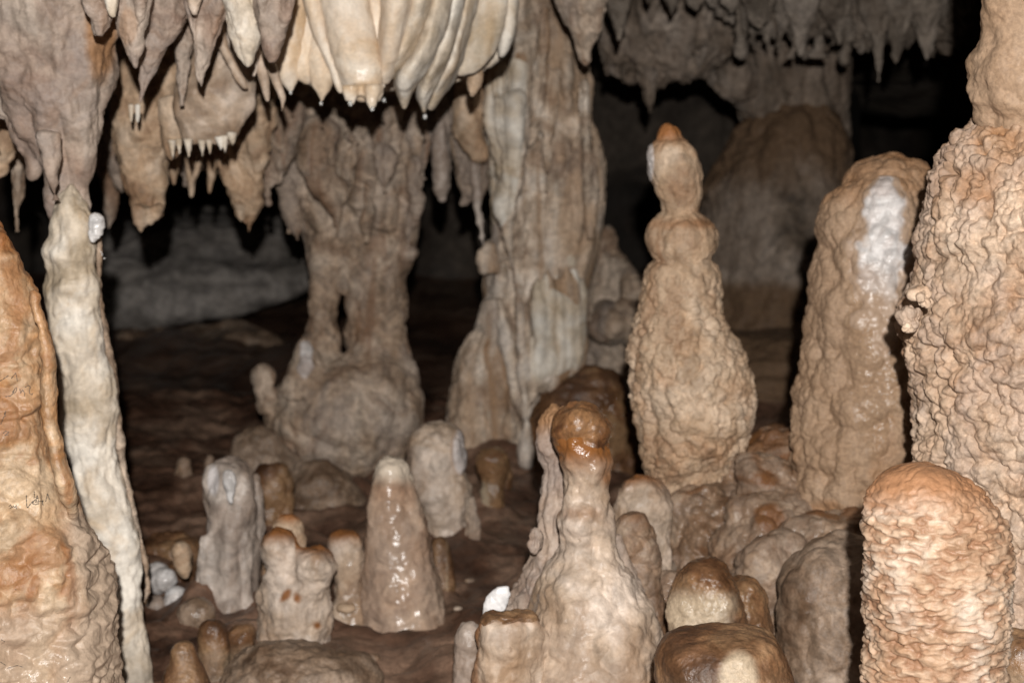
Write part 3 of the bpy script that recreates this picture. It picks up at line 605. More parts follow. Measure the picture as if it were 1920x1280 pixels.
item('calcite_nodule', 'tan peanut shaped nodule left of the pale grey stalagmite', 'calcite nodule', [R([(1014, 330, 348), (1020, 320, 358), (1034, 318, 362), (1048, 324, 358), (1062, 328, 356), (1076, 334, 356), (1084, 342, 354)], 3.05, 1.0)], M['tan'], 3.0, G_KNOB, disp=d_soft(0.003, 18, 118), q=2.6)
item('rock_ledge', 'dark brown rocky ledge behind the white and tan knobs', 'rock ledge', [B(320, 1045, 62, 3.4, 1.2, 1, 0.7), B(270, 1060, 50, 3.4), B(350, 1110, 55, 3.3), B(300, 1180, 60, 3.1, 1.2), B(380, 1190, 50, 3.0)], M['brown'], 3.2, disp=d_lumpy(0.012, 0.05, 119))
item('boulder', 'grey brown rounded lump at the foot of the pale grey stalagmite', 'boulder', [B(368, 1152, 36, 2.95, 1.0, 1, 0.9)], M['boulder'], 2.9, disp=d_soft(0.006, 16, 120), wet=ONE)
item('stalagmite', 'brown rounded stalagmite left of the one with a cut slant top', 'stalagmite', [R([(1158, 388, 410), (1165, 374, 424), (1185, 370, 430), (1215, 370, 432), (1260, 372, 432), (1310, 372, 432)], 2.7, 1.0, foot=-0.05)], M['brown'], 2.65, G_STAL, disp=d_soft(0.004, 16, 121), tint=lambda P, px, py: 0.45 * sm(1190, 1230, py))
item('stalagmite', 'brown stub with slanted top left of the twin headed stalagmite', 'stalagmite', [R([(1172, 440, 470), (1180, 428, 480), (1200, 424, 480), (1230, 424, 472), (1310, 424, 466)], 2.72, 1.0, foot=-0.05)], M['brown'], 2.65, G_STAL, disp=d_soft(0.005, 16, 122), tint=lambda P, px, py: 0.4 * sm(1185, 1215, py))
item('stalagmite', 'dark brown onion shaped stalagmite at the bottom edge beside the white column', 'stalagmite', [R([(1198, 332, 352), (1204, 320, 364), (1218, 316, 368), (1232, 320, 368), (1242, 318, 374), (1262, 306, 388), (1290, 298, 398), (1320, 292, 404)], 2.5, 1.0, foot=-0.05, flare=1.2)], M['brown'], 2.45, G_STAL, disp=d_soft(0.004, 16, 123))
item('rock_ledge', 'low brown ledge in front of the twin headed stalagmite at the bottom edge', 'rock ledge', [R([(1212, 490, 600), (1222, 450, 650), (1240, 425, 690), (1310, 412, 730)], 2.62, 0.8, foot=-0.1)], M['boulder'], 2.55, disp=lambda P: 0.012 * fbm(stretch(P, 9, 22), 4, 124) + 0.003 * fbm(P * 60, 2, 3))
G_FAR = 'small yellowish stalagmites far behind the pale grey one'
for x, y0, r, lb in ((345, 852, 17, 'small yellowish stalagmite far back, left one of three in the dark'), (395, 848, 12, 'small yellowish stalagmite far back, middle one of three in the dark'), (428, 846, 13, 'small yellowish stalagmite far back just left of the grey rocks')):
    item('stalagmite', lb, 'stalagmite', [T([(x, y0, 3), (x, y0 + 6, r * 0.7), (x, y0 + 18, r), (x, y0 + 30, r * 0.8), (x, y0 + 45, r * 1.3), (x, y0 + 75, r * 2)], 3.9, foot=-0.02)], M['nodular'], 3.8, G_FAR, disp=d_soft(0.008, 16, x))
item('boulder', 'dark grey brown boulder left of the base of the rear left column', 'boulder', [R([(806, 455, 500), (820, 445, 520), (850, 440, 540), (890, 440, 560), (940, 430, 570)], 3.9, 0.8, foot=-0.05)], M['boulder'], 3.9, disp=d_lumpy(0.02, 0.08, 131))
item('boulder', 'grey rounded boulder below the base of the rear left column', 'boulder', [R([(868, 560, 620), (880, 540, 650), (905, 530, 670), (940, 520, 680), (990, 515, 690)], 3.75, 0.8, foot=-0.05)], M['boulder'], 3.7, disp=d_lumpy(0.014, 0.07, 132))
item('boulder', 'brown block between the pale grey stalagmite and the grey rounded boulder', 'boulder', [R([(870, 490, 530), (885, 482, 545), (920, 480, 550), (960, 480, 550), (1000, 478, 555)], 3.5, 0.8, foot=-0.05)], M['brown'], 3.5, disp=d_lumpy(0.012, 0.06, 133))
# ================================================================== left: orange stalagmite with scribbles
c1 = at(-40, 1280, 1.98)
ls = thing('stalagmite', (c1[0], c1[1], 0.0), 'big orange stalagmite with pencil scribbles along the left edge', 'stalagmite', G_STAL)
def lefty(P):
    lower = sm(0.70, 0.50, P[:, 2])
    Q = warp(P, 6, 0.02, 140)
    bands = np.clip(1 - np.abs(perlin(stretch(Q, 17, 52), 141)) * 2.4, -1, 1)
    px, py = proj(P); calm = 1 - 0.75 * sm(66, 78, px) * sm(1010, 960, py)
    return calm * (0.014 * fbm(stretch(P, 9, 5), 3, 142) + 0.006 * fbm(P * 22, 3, 143) + (0.35 + lower) * (0.0065 * (dome(stretch(P, 1, 1.5), 0.03, 144) - 0.5) + 0.003 * bands)) + 0.0008 * fbm(P * 150, 2, 145)
lb = rock('body', [R([(395, -95, -40), (410, -125, -12), (435, -155, 6), (480, -175, 32), (520, -185, 50), (560, -195, 66), (600, -200, 80), (650, -205, 88), (700, -208, 88), (780, -215, 90), (840, -220, 100), (880, -225, 118), (930, -230, 140), (980, -240, 156), (1030, -250, 174), (1080, -260, 190), (1150, -270, 196), (1300, -280, 206)], 2.14, 0.85, foot=FLOOR, ns=40),
      T([(60, 545, 4), (74, 590, 9), (86, 640, 14), (92, 680, 16), (90, 730, 15), (90, 770, 15), (94, 800, 12), (103, 830, 13), (110, 870, 14), (122, 910, 13), (132, 940, 11, 0.015), (140, 970, 7, 0.04), (146, 1000, 3, 0.08)], 2.07, 1.6)],
          M['orange'], 1.98, ls, disp=lefty, q=3.2, smooth=2, wet=lambda P, px, py: 0.75 * sm(950, 1150, py) * sm(-0.2, 0.3, perlin(P * 18, 7)), tint=lambda P, px, py: 0.65 * sm(880, 1260, py + 160 * perlin(P * 9, 9)) + 0.5 * sm(60, 200, px + 60 * perlin(P * 12, 4)) * sm(850, 1000, py))
def scribble(parent, src, strokes, r=0.00055, name='pencil_writing'):
    bpy.context.view_layer.update()
    me = src.data; off = src.matrix_world.translation
    tree = BVHTree.FromPolygons([v.co + off for v in me.vertices], [p.vertices[:] for p in me.polygons])
    Vs, fs, o = [], [], 0
    for st in strokes:
        pts = []
        A = np.array(st, float)
        tt = np.linspace(0, len(A) - 1, (len(A) - 1) * 5 + 1)
        xs, ys = np.interp(tt, range(len(A)), A[:, 0]), np.interp(tt, range(len(A)), A[:, 1])
        for x, y in zip(xs, ys):
            d = Vector(ray(x, y)).normalized()
            h = tree.ray_cast(Vector(CAM), d)
            if h[0] is not None: pts.append(np.array(h[0] + h[1] * 0.0003))
        if len(pts) < 2: continue
        P = np.array(pts); n = len(P)
        tg = np.gradient(P, axis=0); tg /= np.linalg.norm(tg, axis=1)[:, None] + 1e-9
        a = np.cross(tg, np.array([0.1, 1, 0.05])); a /= np.linalg.norm(a, axis=1)[:, None] + 1e-9
        b = np.cross(tg, a)
        th = np.linspace(0, 2 * math.pi, 6, endpoint=False)
        rr = r * (0.75 + 0.35 * np.sin(np.arange(n) * 1.7))
        V = (P[:, None] + rr[:, None, None] * (np.cos(th)[None, :, None] * a[:, None] + np.sin(th)[None, :, None] * b[:, None])).reshape(-1, 3)
        Vs.append(V)
        fs += [(o + i * 6 + j, o + i * 6 + (j + 1) % 6, o + (i + 1) * 6 + (j + 1) % 6, o + (i + 1) * 6 + j) for i in range(n - 1) for j in range(6)]
        o += n * 6
    return link(name, newmesh(name, np.vstack(Vs), fs), pm, parent)
za = lambda pts: [(x / 7.11, 640 + y / 7.11) for x, y in pts]
zb = lambda pts: [(x / 9.145, 840 + y / 9.145) for x, y in pts]
scribble(ls, lb, [za(p) for p in ([(0, 525), (60, 490), (115, 455)], [(150, 495), (210, 420), (222, 480), (230, 525)],
    [(70, 735), (140, 725), (175, 690), (195, 630), (225, 615), (215, 665), (185, 695), (165, 670), (200, 640)], [(262, 630), (275, 690), (300, 640), (330, 690), (322, 730)], [(330, 612), (375, 585), (402, 600), (388, 655), (395, 695), (425, 712), (438, 688)])])
scribble(ls, lb, [zb(p) for p in ([(450, 800), (455, 900), (462, 1000), (475, 1018), (520, 960), (572, 900)], [(583, 740), (590, 800), (585, 860)], [(610, 850), (640, 815), (655, 880), (668, 945), (610, 965), (555, 945), (590, 895), (640, 850)], [(605, 930), (625, 880), (640, 940)],
    [(670, 910), (740, 903), (718, 930), (728, 960), (742, 978)], [(780, 915), (795, 850), (812, 775), (835, 850), (850, 880)])], 0.00065)
scribble(ls, lb, [zb(p) for p in ([(150, 1000), (180, 965), (195, 1015), (160, 1030)], [(205, 1015), (232, 985), (245, 1010), (262, 1000)], [(262, 1010), (282, 968), (275, 1010), (288, 1045)])] +
    [])
for q_ in ([za(p) for p in ([(10, 1105), (30, 1050), (60, 985), (80, 925), (55, 960), (75, 1000)], [(40, 1225), (80, 1190), (120, 1210), (60, 1250), (110, 1245)])] + [[(14, 1252), (32, 1247), (44, 1250)], [(126, 1278), (132, 1268)], [(0, 1240), (10, 1246)], [(2, 1198), (9, 1202)], [(28, 1104), (31, 1105)]]):
    scribble(ls, lb, [q_], 0.0005, 'pencil_mark')

# ================================================================== left: white column hanging from the pinkish mass
wc = thing('limestone_column', at(245, 1330, 2.62), 'leaning white column joined to a pinkish hanging mass at upper left', 'column')
rock('white_shaft', [R([(345, 126, 138), (372, 114, 158), (392, 102, 172), (415, 97, 180), (438, 98, 182), (452, 97, 184), (464, 88, 188), (480, 87, 186), (496, 95, 178), (506, 96, 178), (518, 87, 187), (535, 83, 192), (560, 84, 194), (600, 93, 199), (640, 100, 204), (700, 108, 212), (760, 112, 216), (820, 118, 222), (880, 132, 228), (940, 147, 240), (1000, 162, 258), (1050, 180, 266), (1090, 192, 268), (1130, 198, 268), (1180, 202, 276), (1240, 206, 281), (1340, 212, 286)], 2.66, 0.9, foot=-0.12, flare=1.1)],
     M['white'], 2.62, wc, smooth=2, disp=lambda P: 0.011 * fbm(stretch(P, 16, 10), 4, 151) + 0.0022 * fbm(P * 45, 2, 152), tint=lambda P, px, py: 0.55 * sm(1150, 1250, py), q=2.8)
rock('rough_edge', [T([(176, 420, 4), (188, 450, 6), (186, 480, 4), (186, 540, 5), (190, 580, 7), (198, 620, 7), (204, 660, 7), (212, 705, 8), (214, 740, 7), (219, 780, 8), (224, 820, 7), (230, 870, 6), (240, 920, 7), (250, 960, 6), (262, 1000, 5), (274, 1060, 5), (277, 1110, 5), (270, 1130, 3)], 2.69, 1.5)], M['greytan'], 2.65, wc, disp=lambda P: 0.004 * fbm(P * 40, 3, 153), q=2.4, smooth=1)
rock('white_chip', [R([(403, 170, 186), (409, 163, 195), (425, 164, 195), (440, 166, 188), (456, 168, 180)], 2.6, 0.7), R([(465, 184, 190), (478, 188, 196), (486, 194, 199)], 2.62, 0.7)], M['snow'], 2.6, wc, disp=d_soft(0.005, 30, 154), q=2.2, smooth=1)
rock('hanging_mass', [R([(-140, -90, 262), (-20, -70, 238), (40, -55, 224), (90, -40, 214), (140, -20, 210), (190, 5, 207), (230, 30, 200), (270, 58, 186), (300, 72, 178), (330, 82, 172), (355, 86, 166), (385, 92, 168), (415, 98, 168), (450, 108, 160), (480, 120, 150)], 2.72, 0.75, hang=CEIL, ns=40),
      R([(-140, -200, 60), (0, -130, 60), (120, -60, 50), (200, -20, 60), (260, 12, 80), (300, 38, 76), (325, 48, 70), (337, 54, 60)], 2.74, 0.7, hang=CEIL),
      R([(250, 70, 118), (310, 84, 112), (350, 92, 110), (372, 100, 108), (382, 105, 107)], 2.56, 1.0),
      R([(150, -60, 20), (210, -40, 6), (260, -20, 2), (280, -8, 0)], 2.76, 0.9)], M['pinkish'], 2.65, wc,
     disp=lambda P: d_flute(0.012, 13, 3.4, 155, 0.1)(P) + 0.006 * (dome(P, 0.06, 156) - 0.4) + 0.004 * fbm(P * 30, 3, 157), smooth=2, q=2.8, tint=lambda P, px, py: 0.75 * spot_(190, 60, 45, 140)(P, px, py) + 0.4 * spot_(130, 280, 50, 90)(P, px, py))
item('stalactite', 'tan hanging lump at the far left edge in shadow', 'stalactite', [R([(180, -40, 40), (270, -25, 30), (310, -20, 22), (330, -15, 8)], 3.1, 0.9, hang=CEIL)], M['tan'], 3.0, G_TITE, disp=d_lumpy(0.01, 0.05, 158))
item('stalactite', 'grey stalactite in the gap left of the hanging mass', 'stalactite', [R([(200, 0, 80), (300, 16, 50), (360, 22, 46), (420, 26, 36), (440, 29, 33)], 3.35, 0.9, hang=CEIL)], M['greytan'], 3.3, G_TITE, disp=d_flute(0.008, 25, 5, 159))

# ================================================================== stalactites over the left side
def tite(label, pts, Y, m, k=1.0, a=0.006, seed=0, tint=None, wet=None, group=G_TITE, extra=(), q=2.6):
    if max(p[2] for p in pts) > 13:
        g = random.Random(seed)
        for sgn in (-1, 1, g.choice((-1, 1))):
            y0, y1 = max(pts[0][1], -25), pts[-1][1]; f = g.uniform(0.4, 0.72); A = np.array([p[:3] for p in pts], float); o = []
            for q, w in ((0, 0.7), (0.35 * f, 0.65), (0.7 * f, 0.42), (0.92 * f, 0.2), (f, 0.06)):
                y = y0 + q * (y1 - y0); rr = np.interp(y, A[:, 1], A[:, 2])
                o.append((np.interp(y, A[:, 1], A[:, 0]) + sgn * g.uniform(0.55, 0.66) * rr, y, max(1.5, w * np.interp(y0 + 0.3 * (y1 - y0), A[:, 1], A[:, 2]) * 0.75), -0.0006 * rr))
            extra = (*extra, T(o, Y, 1.0, ns=14))
    return item('stalactite', label, 'stalactite', [T(pts, Y, k, hang=CEIL, flare=1.25), *extra], M['ceil' if group == G_BACK and Y > 4 else m], Y, group, disp=lambda P: d_flute(a, 24, 5, seed, 0.2)(P) * 0.8 + 0.9 * a * fbm(stretch(P, 15, 10), 3, seed + 2) + 0.45 * a * fbm(P * 38, 3, seed + 1), tint=tint, wet=wet, q=q, smooth=2)
tite('blunt stalactite with a glassy white end in front of the pinkish mass', [(178, -60, 40), (185, 0, 33), (190, 40, 26), (186, 62, 17), (183, 71, 11)], 2.5, 'pinkish', seed=201, tint=None)
tite('thin white sliver of stalactite at the top edge by the blunt one', [(210, -50, 14), (208, 0, 10), (210, 20, 7), (212, 32, 3)], 2.45, 'white', a=0.003, seed=202)
tite('pinkish pointed stalactite with tip just above the black gap', [(250, -70, 52), (246, 0, 36), (243, 50, 28), (248, 90, 17), (252, 115, 8), (255, 130, 3)], 2.56, 'pinkish', seed=203, tint=lambda P, px, py: 0.5 * spot_(240, 50, 30, 60)(P, px, py))
tite('curving broad stalactite that narrows to a leftward tip', [(330, -60, 70), (318, 0, 56), (302, 50, 44), (286, 90, 28), (275, 130, 18), (270, 165, 12), (267, 185, 6), (264, 197, 2.5)], 2.75, 'pinkish', seed=204)
tite('short white tipped stalactite at the top edge between two long ones', [(364, -40, 22), (364, 0, 15), (363, 18, 10), (364, 30, 5)], 2.6, 'cream', a=0.003, seed=205)
tite('long blunt stalactite hanging in front of the toothed plate', [(390, -60, 50), (388, 0, 44), (385, 40, 34), (382, 80, 27), (378, 120, 20), (376, 145, 14), (377, 160, 5), (378, 166, 2)], 2.7, 'pinkish', seed=206)
tite('stalactite with a bright white drip side left of the cream curtain', [(450, -70, 56), (456, 0, 42), (460, 40, 30), (463, 80, 22), (463, 105, 15), (463, 120, 9), (464, 128, 4)], 2.66, 'white', seed=207)
tite('pinkish stalactite with slender tip overlapping the left of the cream curtain', [(520, -70, 48), (518, 0, 38), (515, 40, 28), (512, 80, 17), (510, 105, 11), (509, 118, 6)], 2.62, 'pinkish', seed=208)
tite('tiny finger stalactite hanging beside the white sided one', [(486, 70, 10), (482, 100, 8), (478, 130, 7), (476, 148, 4)], 2.9, 'cream', a=0.002, seed=209)
tite('thin leaning stalactite with its tip below the tiny finger', [(478, 80, 12), (488, 120, 14), (495, 150, 12), (500, 175, 8), (501, 192, 4)], 2.92, 'cream', a=0.002, seed=210)
tite('hooked thin stalactite at the left edge of the cream curtain', [(496, 90, 10), (510, 130, 11), (522, 160, 10), (530, 180, 9), (531, 200, 6), (529, 211, 2.5)], 2.88, 'cream', a=0.002, seed=211)
tite('narrow grey stalactite in the gap beside the curving one', [(350, 20, 26), (342, 70, 20), (344, 110, 16), (346, 160, 12), (342, 200, 6)], 2.95, 'greytan', seed=212)

item('hanging_rock', 'dim tan rock mass behind the row of stalactites and the toothed plate', 'hanging rock', [R([(-40, 190, 620), (120, 200, 600), (220, 215, 560), (290, 240, 520), (320, 270, 480)], 3.95, 0.3, hang=CEIL, ns=40)] + [T([(x, 200, 26), (x + 2, 280, 18), (x + 4, 320 + d, 9), (x + 4, 345 + d, 2)], 3.85) for x, d in ((225, 20), (300, -10), (345, 15), (380, -15), (425, 5), (500, 40), (520, 10))], M['greytan'], 3.9, disp=lambda P: d_flute(0.016, 14, 3, 215, 0.2)(P) + d_lumpy(0.009, 0.05, 216)(P))
pl = thing('drapery_plate', at(405, 0, 3.0), 'broad cream drapery plate with a row of small white teeth', 'drapery', None)
rock('plate', [R([(-30, 350, 470), (40, 352, 470), (100, 342, 474), (160, 332, 478), (200, 330, 478), (240, 336, 468), (262, 342, 450), (272, 346, 438), (278, 352, 430)], 3.08, 0.42, hang=CEIL)], M['cream'], 3.0, pl, disp=lambda P: 0.012 * fbm(P * 9, 3, 221) + 0.004 * fbm(P * 28, 3, 222), tint=lambda P, px, py: 0.3 * spot_(345, 170, 30, 60)(P, px, py))
rock('side_ridge', [T([(412, 40, 8), (420, 90, 12), (440, 130, 12), (455, 158, 12), (465, 172, 6)], 2.98, 1.0)], M['cream'], 3.0, pl, disp=d_soft(0.003, 20, 223))
for x, y0, y1, r in ((322, 272, 302, 5), (335, 270, 292, 4), (352, 270, 298, 5), (378, 272, 297, 4.5), (392, 272, 292, 4), (412, 266, 284, 6), (420, 264, 290, 5), (434, 258, 276, 6)):
    rock('tooth', [T([(x, y0 - 10, r * 1.8), (x + 0.3 * r, (y0 + y1) / 2 - 3, r), (x + 0.5 * r, y1 - 6, r * 0.5), (x + 0.3 * r, y1 - 2, 1.0)], 3.02, 1.0, ns=12)], M['white'], 3.0, pl, disp=d_soft(0.0008, 30, x), q=1.5, smooth=1)
tb2 = thing('stalactite', at(270, 100, 3.3), 'large tan stalactite hanging behind, with two tiny white straws', 'stalactite', G_TITE)
rock('body', [R([(60, 225, 345), (150, 214, 342), (220, 208, 330), (270, 208, 322), (300, 214, 314), (340, 226, 312), (370, 240, 308), (400, 250, 302), (416, 262, 294)], 3.36, 0.7, hang=CEIL), T([(268, 385, 20), (264, 410, 12), (265, 428, 5), (265, 434, 2)], 3.3), T([(285, 385, 18), (286, 408, 10), (284, 422, 4), (284, 429, 2)], 3.3)], M['tan'], 3.3, tb2, disp=lambda P: d_lumpy(0.009, 0.05, 224)(P) + d_flute(0.008, 18, 5, 225, 0.1)(P), tint=None)
rock('side_cone', [R([(180, 295, 350), (240, 300, 345), (270, 304, 340), (290, 312, 336), (302, 318, 326)], 3.2, 0.9)], M['tan'], 3.3, tb2, disp=d_lumpy(0.005, 0.04, 226))
for x in (246, 258):
    rock('straw', [T([(x, 195, 6), (x, 215, 4.5), (x, 226, 4), (x, 231, 2)], 3.02, 1.0, ns=12)], M['white'], 3.0, tb2, disp=d_soft(0.0006, 30, x), q=1.5, smooth=1)
tite('tan stalactite with ragged tip left of the rear left column', [(450, 200, 70), (450, 290, 50), (454, 330, 40), (458, 370, 30), (460, 400, 17), (464, 420, 8), (466, 436, 2)], 3.7, 'tan', k=0.8, a=0.009, seed=227, extra=(T([(448, 380, 14), (450, 402, 7), (452, 418, 2)], 3.66),))
tite('small dim stalactite behind, left of the ragged one', [(395, 240, 18), (396, 300, 15), (395, 335, 8), (393, 362, 2)], 3.75, 'tan', a=0.004, seed=228)
tite('narrow dim stalactite in the middle of the row behind the toothed plate', [(360, 240, 24), (360, 300, 18), (360, 340, 10), (359, 370, 3)], 3.8, 'tan', a=0.005, seed=229)
tite('short dim stalactite next to the large tan one', [(326, 240, 16), (325, 300, 12), (326, 330, 8), (325, 347, 2)], 3.6, 'tan', a=0.004, seed=230)
tite('dim grey stalactite behind, below the black gap by the white column', [(196, 200, 30), (202, 300, 26), (206, 350, 18), (205, 410, 8), (203, 430, 3)], 4.0, 'greytan', a=0.006, seed=231)

# ================================================================== the cream flowstone curtain
cu = thing('flowstone_curtain', at(720, 0, 3.0), 'bright cream flowstone curtain with hanging folds and water drops', 'flowstone curtain')
FK = dict(k=1.5)
def fold(pts, Y, m, seed, k=1.6, a=0.0035, **kw):
    pts = [(p[0], p[1], p[2] + (FW if p[2] > 9 else 1)) for p in pts]
    return rock('fold', [T(pts, Y, k, hang=CEIL)], M[m], 3.0, cu, disp=lambda P: a * fbm(stretch(P, 18, 6), 3, seed) + 0.45 * a * fbm(P * 35, 2, seed + 1) + 0.8 * a * fbm(P * 12, 2, seed + 3), smooth=2, q=2.6, **kw)
stn = lambda P, px, py: 0.5 * sm(40, 150, py) * sm(-0.3, 0.25, perlin(P * 16, 8))
rock('backing', [R([(-40, 520, 965), (60, 525, 960), (110, 535, 940), (140, 560, 900), (158, 600, 850), (170, 660, 820)], 3.30, 0.22, hang=CEIL)], M['curtain'], 3.0, cu, disp=d_soft(0.01, 10, 241))
FW = 4.5
rock('sheet', [R([(-40, 515, 742), (60, 520, 738), (110, 530, 730), (138, 540, 724), (152, 556, 700), (160, 590, 640)], 3.07, 0.12, hang=CEIL, ns=40)], M['curtain'], 3.0, cu, disp=lambda P: 0.008 * fbm(stretch(P, 14, 3), 3, 238) + 0.003 * fbm(P * 24, 3, 239), tint=stn)
fold([(548, -40, 26), (545, 40, 30), (540, 90, 30), (539, 130, 22), (542, 155, 12), (545, 170, 5), (545, 176, 2)], 3.02, 'curtain', 242, k=0.8)
fold([(575, -40, 22), (572, 40, 30), (570, 90, 32), (568, 130, 30), (572, 150, 16), (575, 160, 6)], 3.03, 'curtain', 243, k=0.8)
fold([(606, 20, 16), (605, 90, 24), (603, 130, 24), (601, 160, 18), (602, 180, 9), (602, 195, 4)], 3.02, 'curtain', 244, k=0.8, tint=stn)
fold([(578, -40, 14), (590, 20, 13), (605, 70, 12), (618, 110, 10), (628, 140, 9), (636, 165, 7), (641, 176, 3)], 2.99, 'curtain', 245)
bigf = rock('fold', [T([(640, -40, 44), (650, 30, 46), (664, 90, 46), (674, 130, 44), (680, 158, 38), (680, 174, 31), (681, 184, 20), (682, 191, 8)], 2.98, 0.9, hang=CEIL), *[T([(x, 160, r * 1.6), (x, y - 12, r), (x + 1, y - 4, r * 0.5), (x, y, 1.5)], 2.935 + 0.01 * (r < 7)) for x, y, r in ((651, 192, 7), (660, 199, 8), (670, 187, 5), (684, 190, 6), (697, 208, 9), (709, 190, 6))]], M['curtain'], 3.0, cu,
     disp=lambda P: 0.004 * fbm(stretch(P, 14, 5), 3, 246) + 0.002 * (dome(P, 0.02, 247) - 0.4), smooth=2, q=2.6, tint=stn, wet=lambda P, px, py: sm(110, 150, py))
fold([(700, -40, 24), (705, 40, 22), (708, 90, 16), (710, 130, 10), (714, 165, 5)], 3.0, 'curtain', 248, k=0.8)
fold([(752, -40, 34), (748, 20, 30), (738, 70, 25), (730, 110, 18), (724, 140, 10), (722, 158, 5)], 3.0, 'curtain', 249, k=2.6)
fold([(800, -40, 24), (787, 20, 23), (768, 70, 20), (748, 110, 18), (734, 140, 12), (728, 152, 5)], 3.02, 'white', 250, k=3.0)
fold([(832, -40, 24), (822, 20, 22), (808, 70, 22), (788, 110, 23), (766, 145, 21), (758, 165, 14), (758, 185, 7), (759, 204, 3)], 3.05, 'white', 251, k=3.2)
fold([(862, -40, 20), (850, 20, 18), (838, 70, 17), (824, 110, 18), (806, 150, 18), (796, 180, 13), (795, 200, 6), (796, 215, 3)], 3.09, 'white', 252, k=3.2)
fold([(885, -40, 18), (873, 20, 17), (860, 70, 17), (845, 120, 18), (826, 160, 15), (812, 190, 8), (806, 206, 3)], 3.13, 'white', 253, k=3.2)
fold([(918, -40, 32), (914, 20, 34), (905, 60, 36), (893, 100, 36), (880, 128, 26), (872, 142, 12)], 3.17, 'white', 254, k=0.6)
fold([(960, -40, 12), (956, 20, 12), (950, 70, 12), (943, 98, 9), (940, 108, 4)], 3.2, 'white', 255)
rock('curled_tip', [R([(130, 880, 905), (140, 876, 908), (155, 874, 905), (172, 878, 898), (184, 882, 890)], 3.25, 0.8)], M['tan'], 3.0, cu, disp=d_soft(0.003, 20, 256))
for x, y, r in ((657, 194, 4.5), (698, 204, 4), (720, 188, 3.5), (797, 219, 4), (602, 194, 3), (545, 174, 3)):
    V, f = B(x, y, r, 2.93 if x < 700 else 3.05, 1, 1, 1.25)
    link('water_drop', newmesh('water_drop', V, f), wm, cu)

# ================================================================== rear left column with two legs
G_COL = 'rear columns'
rl = thing('limestone_column', at(650, 900, 4.05), 'rear left column, wide fluted top narrowing to two legs on a bulb', 'column', G_COL)
RLROWS = [(120, 470, 830), (200, 485, 815), (250, 498, 806), (300, 510, 804), (340, 522, 800), (380, 535, 790), (420, 552, 784), (450, 570, 780), (480, 578, 774), (560, 582, 760), (640, 565, 762)]
rbse = rock('body', [R([(120, 470, 830), (200, 485, 815), (250, 498, 806), (300, 510, 804), (340, 522, 800), (380, 535, 790), (420, 552, 784), (450, 570, 780), (480, 578, 774), (510, 583, 768), (536, 592, 756), (544, 605, 740)], 4.1, 0.55, hang=CEIL, ns=40),
      R([(440, 632, 775), (500, 640, 770), (545, 649, 758), (600, 650, 757), (640, 653, 764), (690, 655, 778), (740, 620, 785)], 4.08, 0.8), R([(440, 578, 640), (500, 582, 634), (545, 583, 629), (600, 580, 630), (640, 566, 634), (680, 552, 640), (730, 540, 660)], 4.06, 0.9), *drips(16, RLROWS, 4.1, 0.6, 180, 330, 41, (9, 20), (90, 190)),
      T([(520, 200, 18), (535, 300, 22), (550, 380, 16), (556, 420, 10), (558, 455, 3)], 4.0), T([(505, 200, 20), (500, 280, 16), (500, 330, 8), (500, 345, 3)], 4.0), B(768, 475, 14, 4.05),
      *[T([(x, y0, r * 0.6), (x + 2, y0 + 35, r), (x + dx * 0.6, y0 + 70, r * 0.7), (x + dx, y0 + 100, r * 0.3), (x + dx, y0 + 112, 2)], Yq) for x, y0, r, dx, Yq in ((796, 235, 15, -3, 4.05), (778, 300, 15, 2, 4.0), (768, 375, 13, -4, 4.02), (536, 330, 14, 6, 4.05), (600, 250, 20, 4, 3.93), (660, 240, 22, -4, 3.9), (715, 255, 20, 5, 3.92), (630, 330, 16, 3, 3.93), (690, 345, 17, -3, 3.92))],
      R([(620, 668, 745), (660, 662, 768), (680, 590, 778), (705, 545, 783), (730, 520, 787), (765, 502, 790), (800, 498, 788), (835, 510, 778), (870, 532, 758), (900, 548, 742), (940, 555, 735)], 4.06, 0.85, foot=-0.02),
      R([(634, 566, 574), (642, 558, 582), (655, 552, 592), (690, 540, 610), (740, 525, 650)], 4.0, 1.0), R([(685, 488, 504), (690, 478, 514), (710, 474, 520), (735, 478, 522), (770, 484, 535)], 4.02, 1.0), B(768, 705, 26, 4.04, 0.8, 1, 1.3)], M['greytan'], 4.05, rl,
     disp=lambda P: d_flute(0.03, 11, 2.6, 261, 0.12)(P) * sm(0.55, 0.8, P[:, 2]) + (0.007 + 0.012 * sm(0.55, 0.7, P[:, 2]) + 0.008 * sm(0.32, 0.22, P[:, 2])) * (dome(P, 0.075, 262) - 0.5) + 0.007 * (dome(P, 0.03, 263) - 0.45) + 0.010 * fbm(P * 8, 3, 264), q=2.5, smooth=3,
     tint=lambda P, px, py: 0 * px, wet=lambda P, px, py: 0.4 * sm(700, 800, py))
coat('white_streak', rbse, lambda P, px, py: np.clip(1.6 - np.abs(px - 573) / np.interp(py, [634, 650, 690, 725], [4, 10, 12, 5]) + 0.6 * fbm(P * 30, 2, 3), 0, 1) * sm(634, 645, py) * sm(725, 690, py), M['snowpatch'], rl, up=0.005, edge=lambda P, px, py: -0.5 + 0 * px)

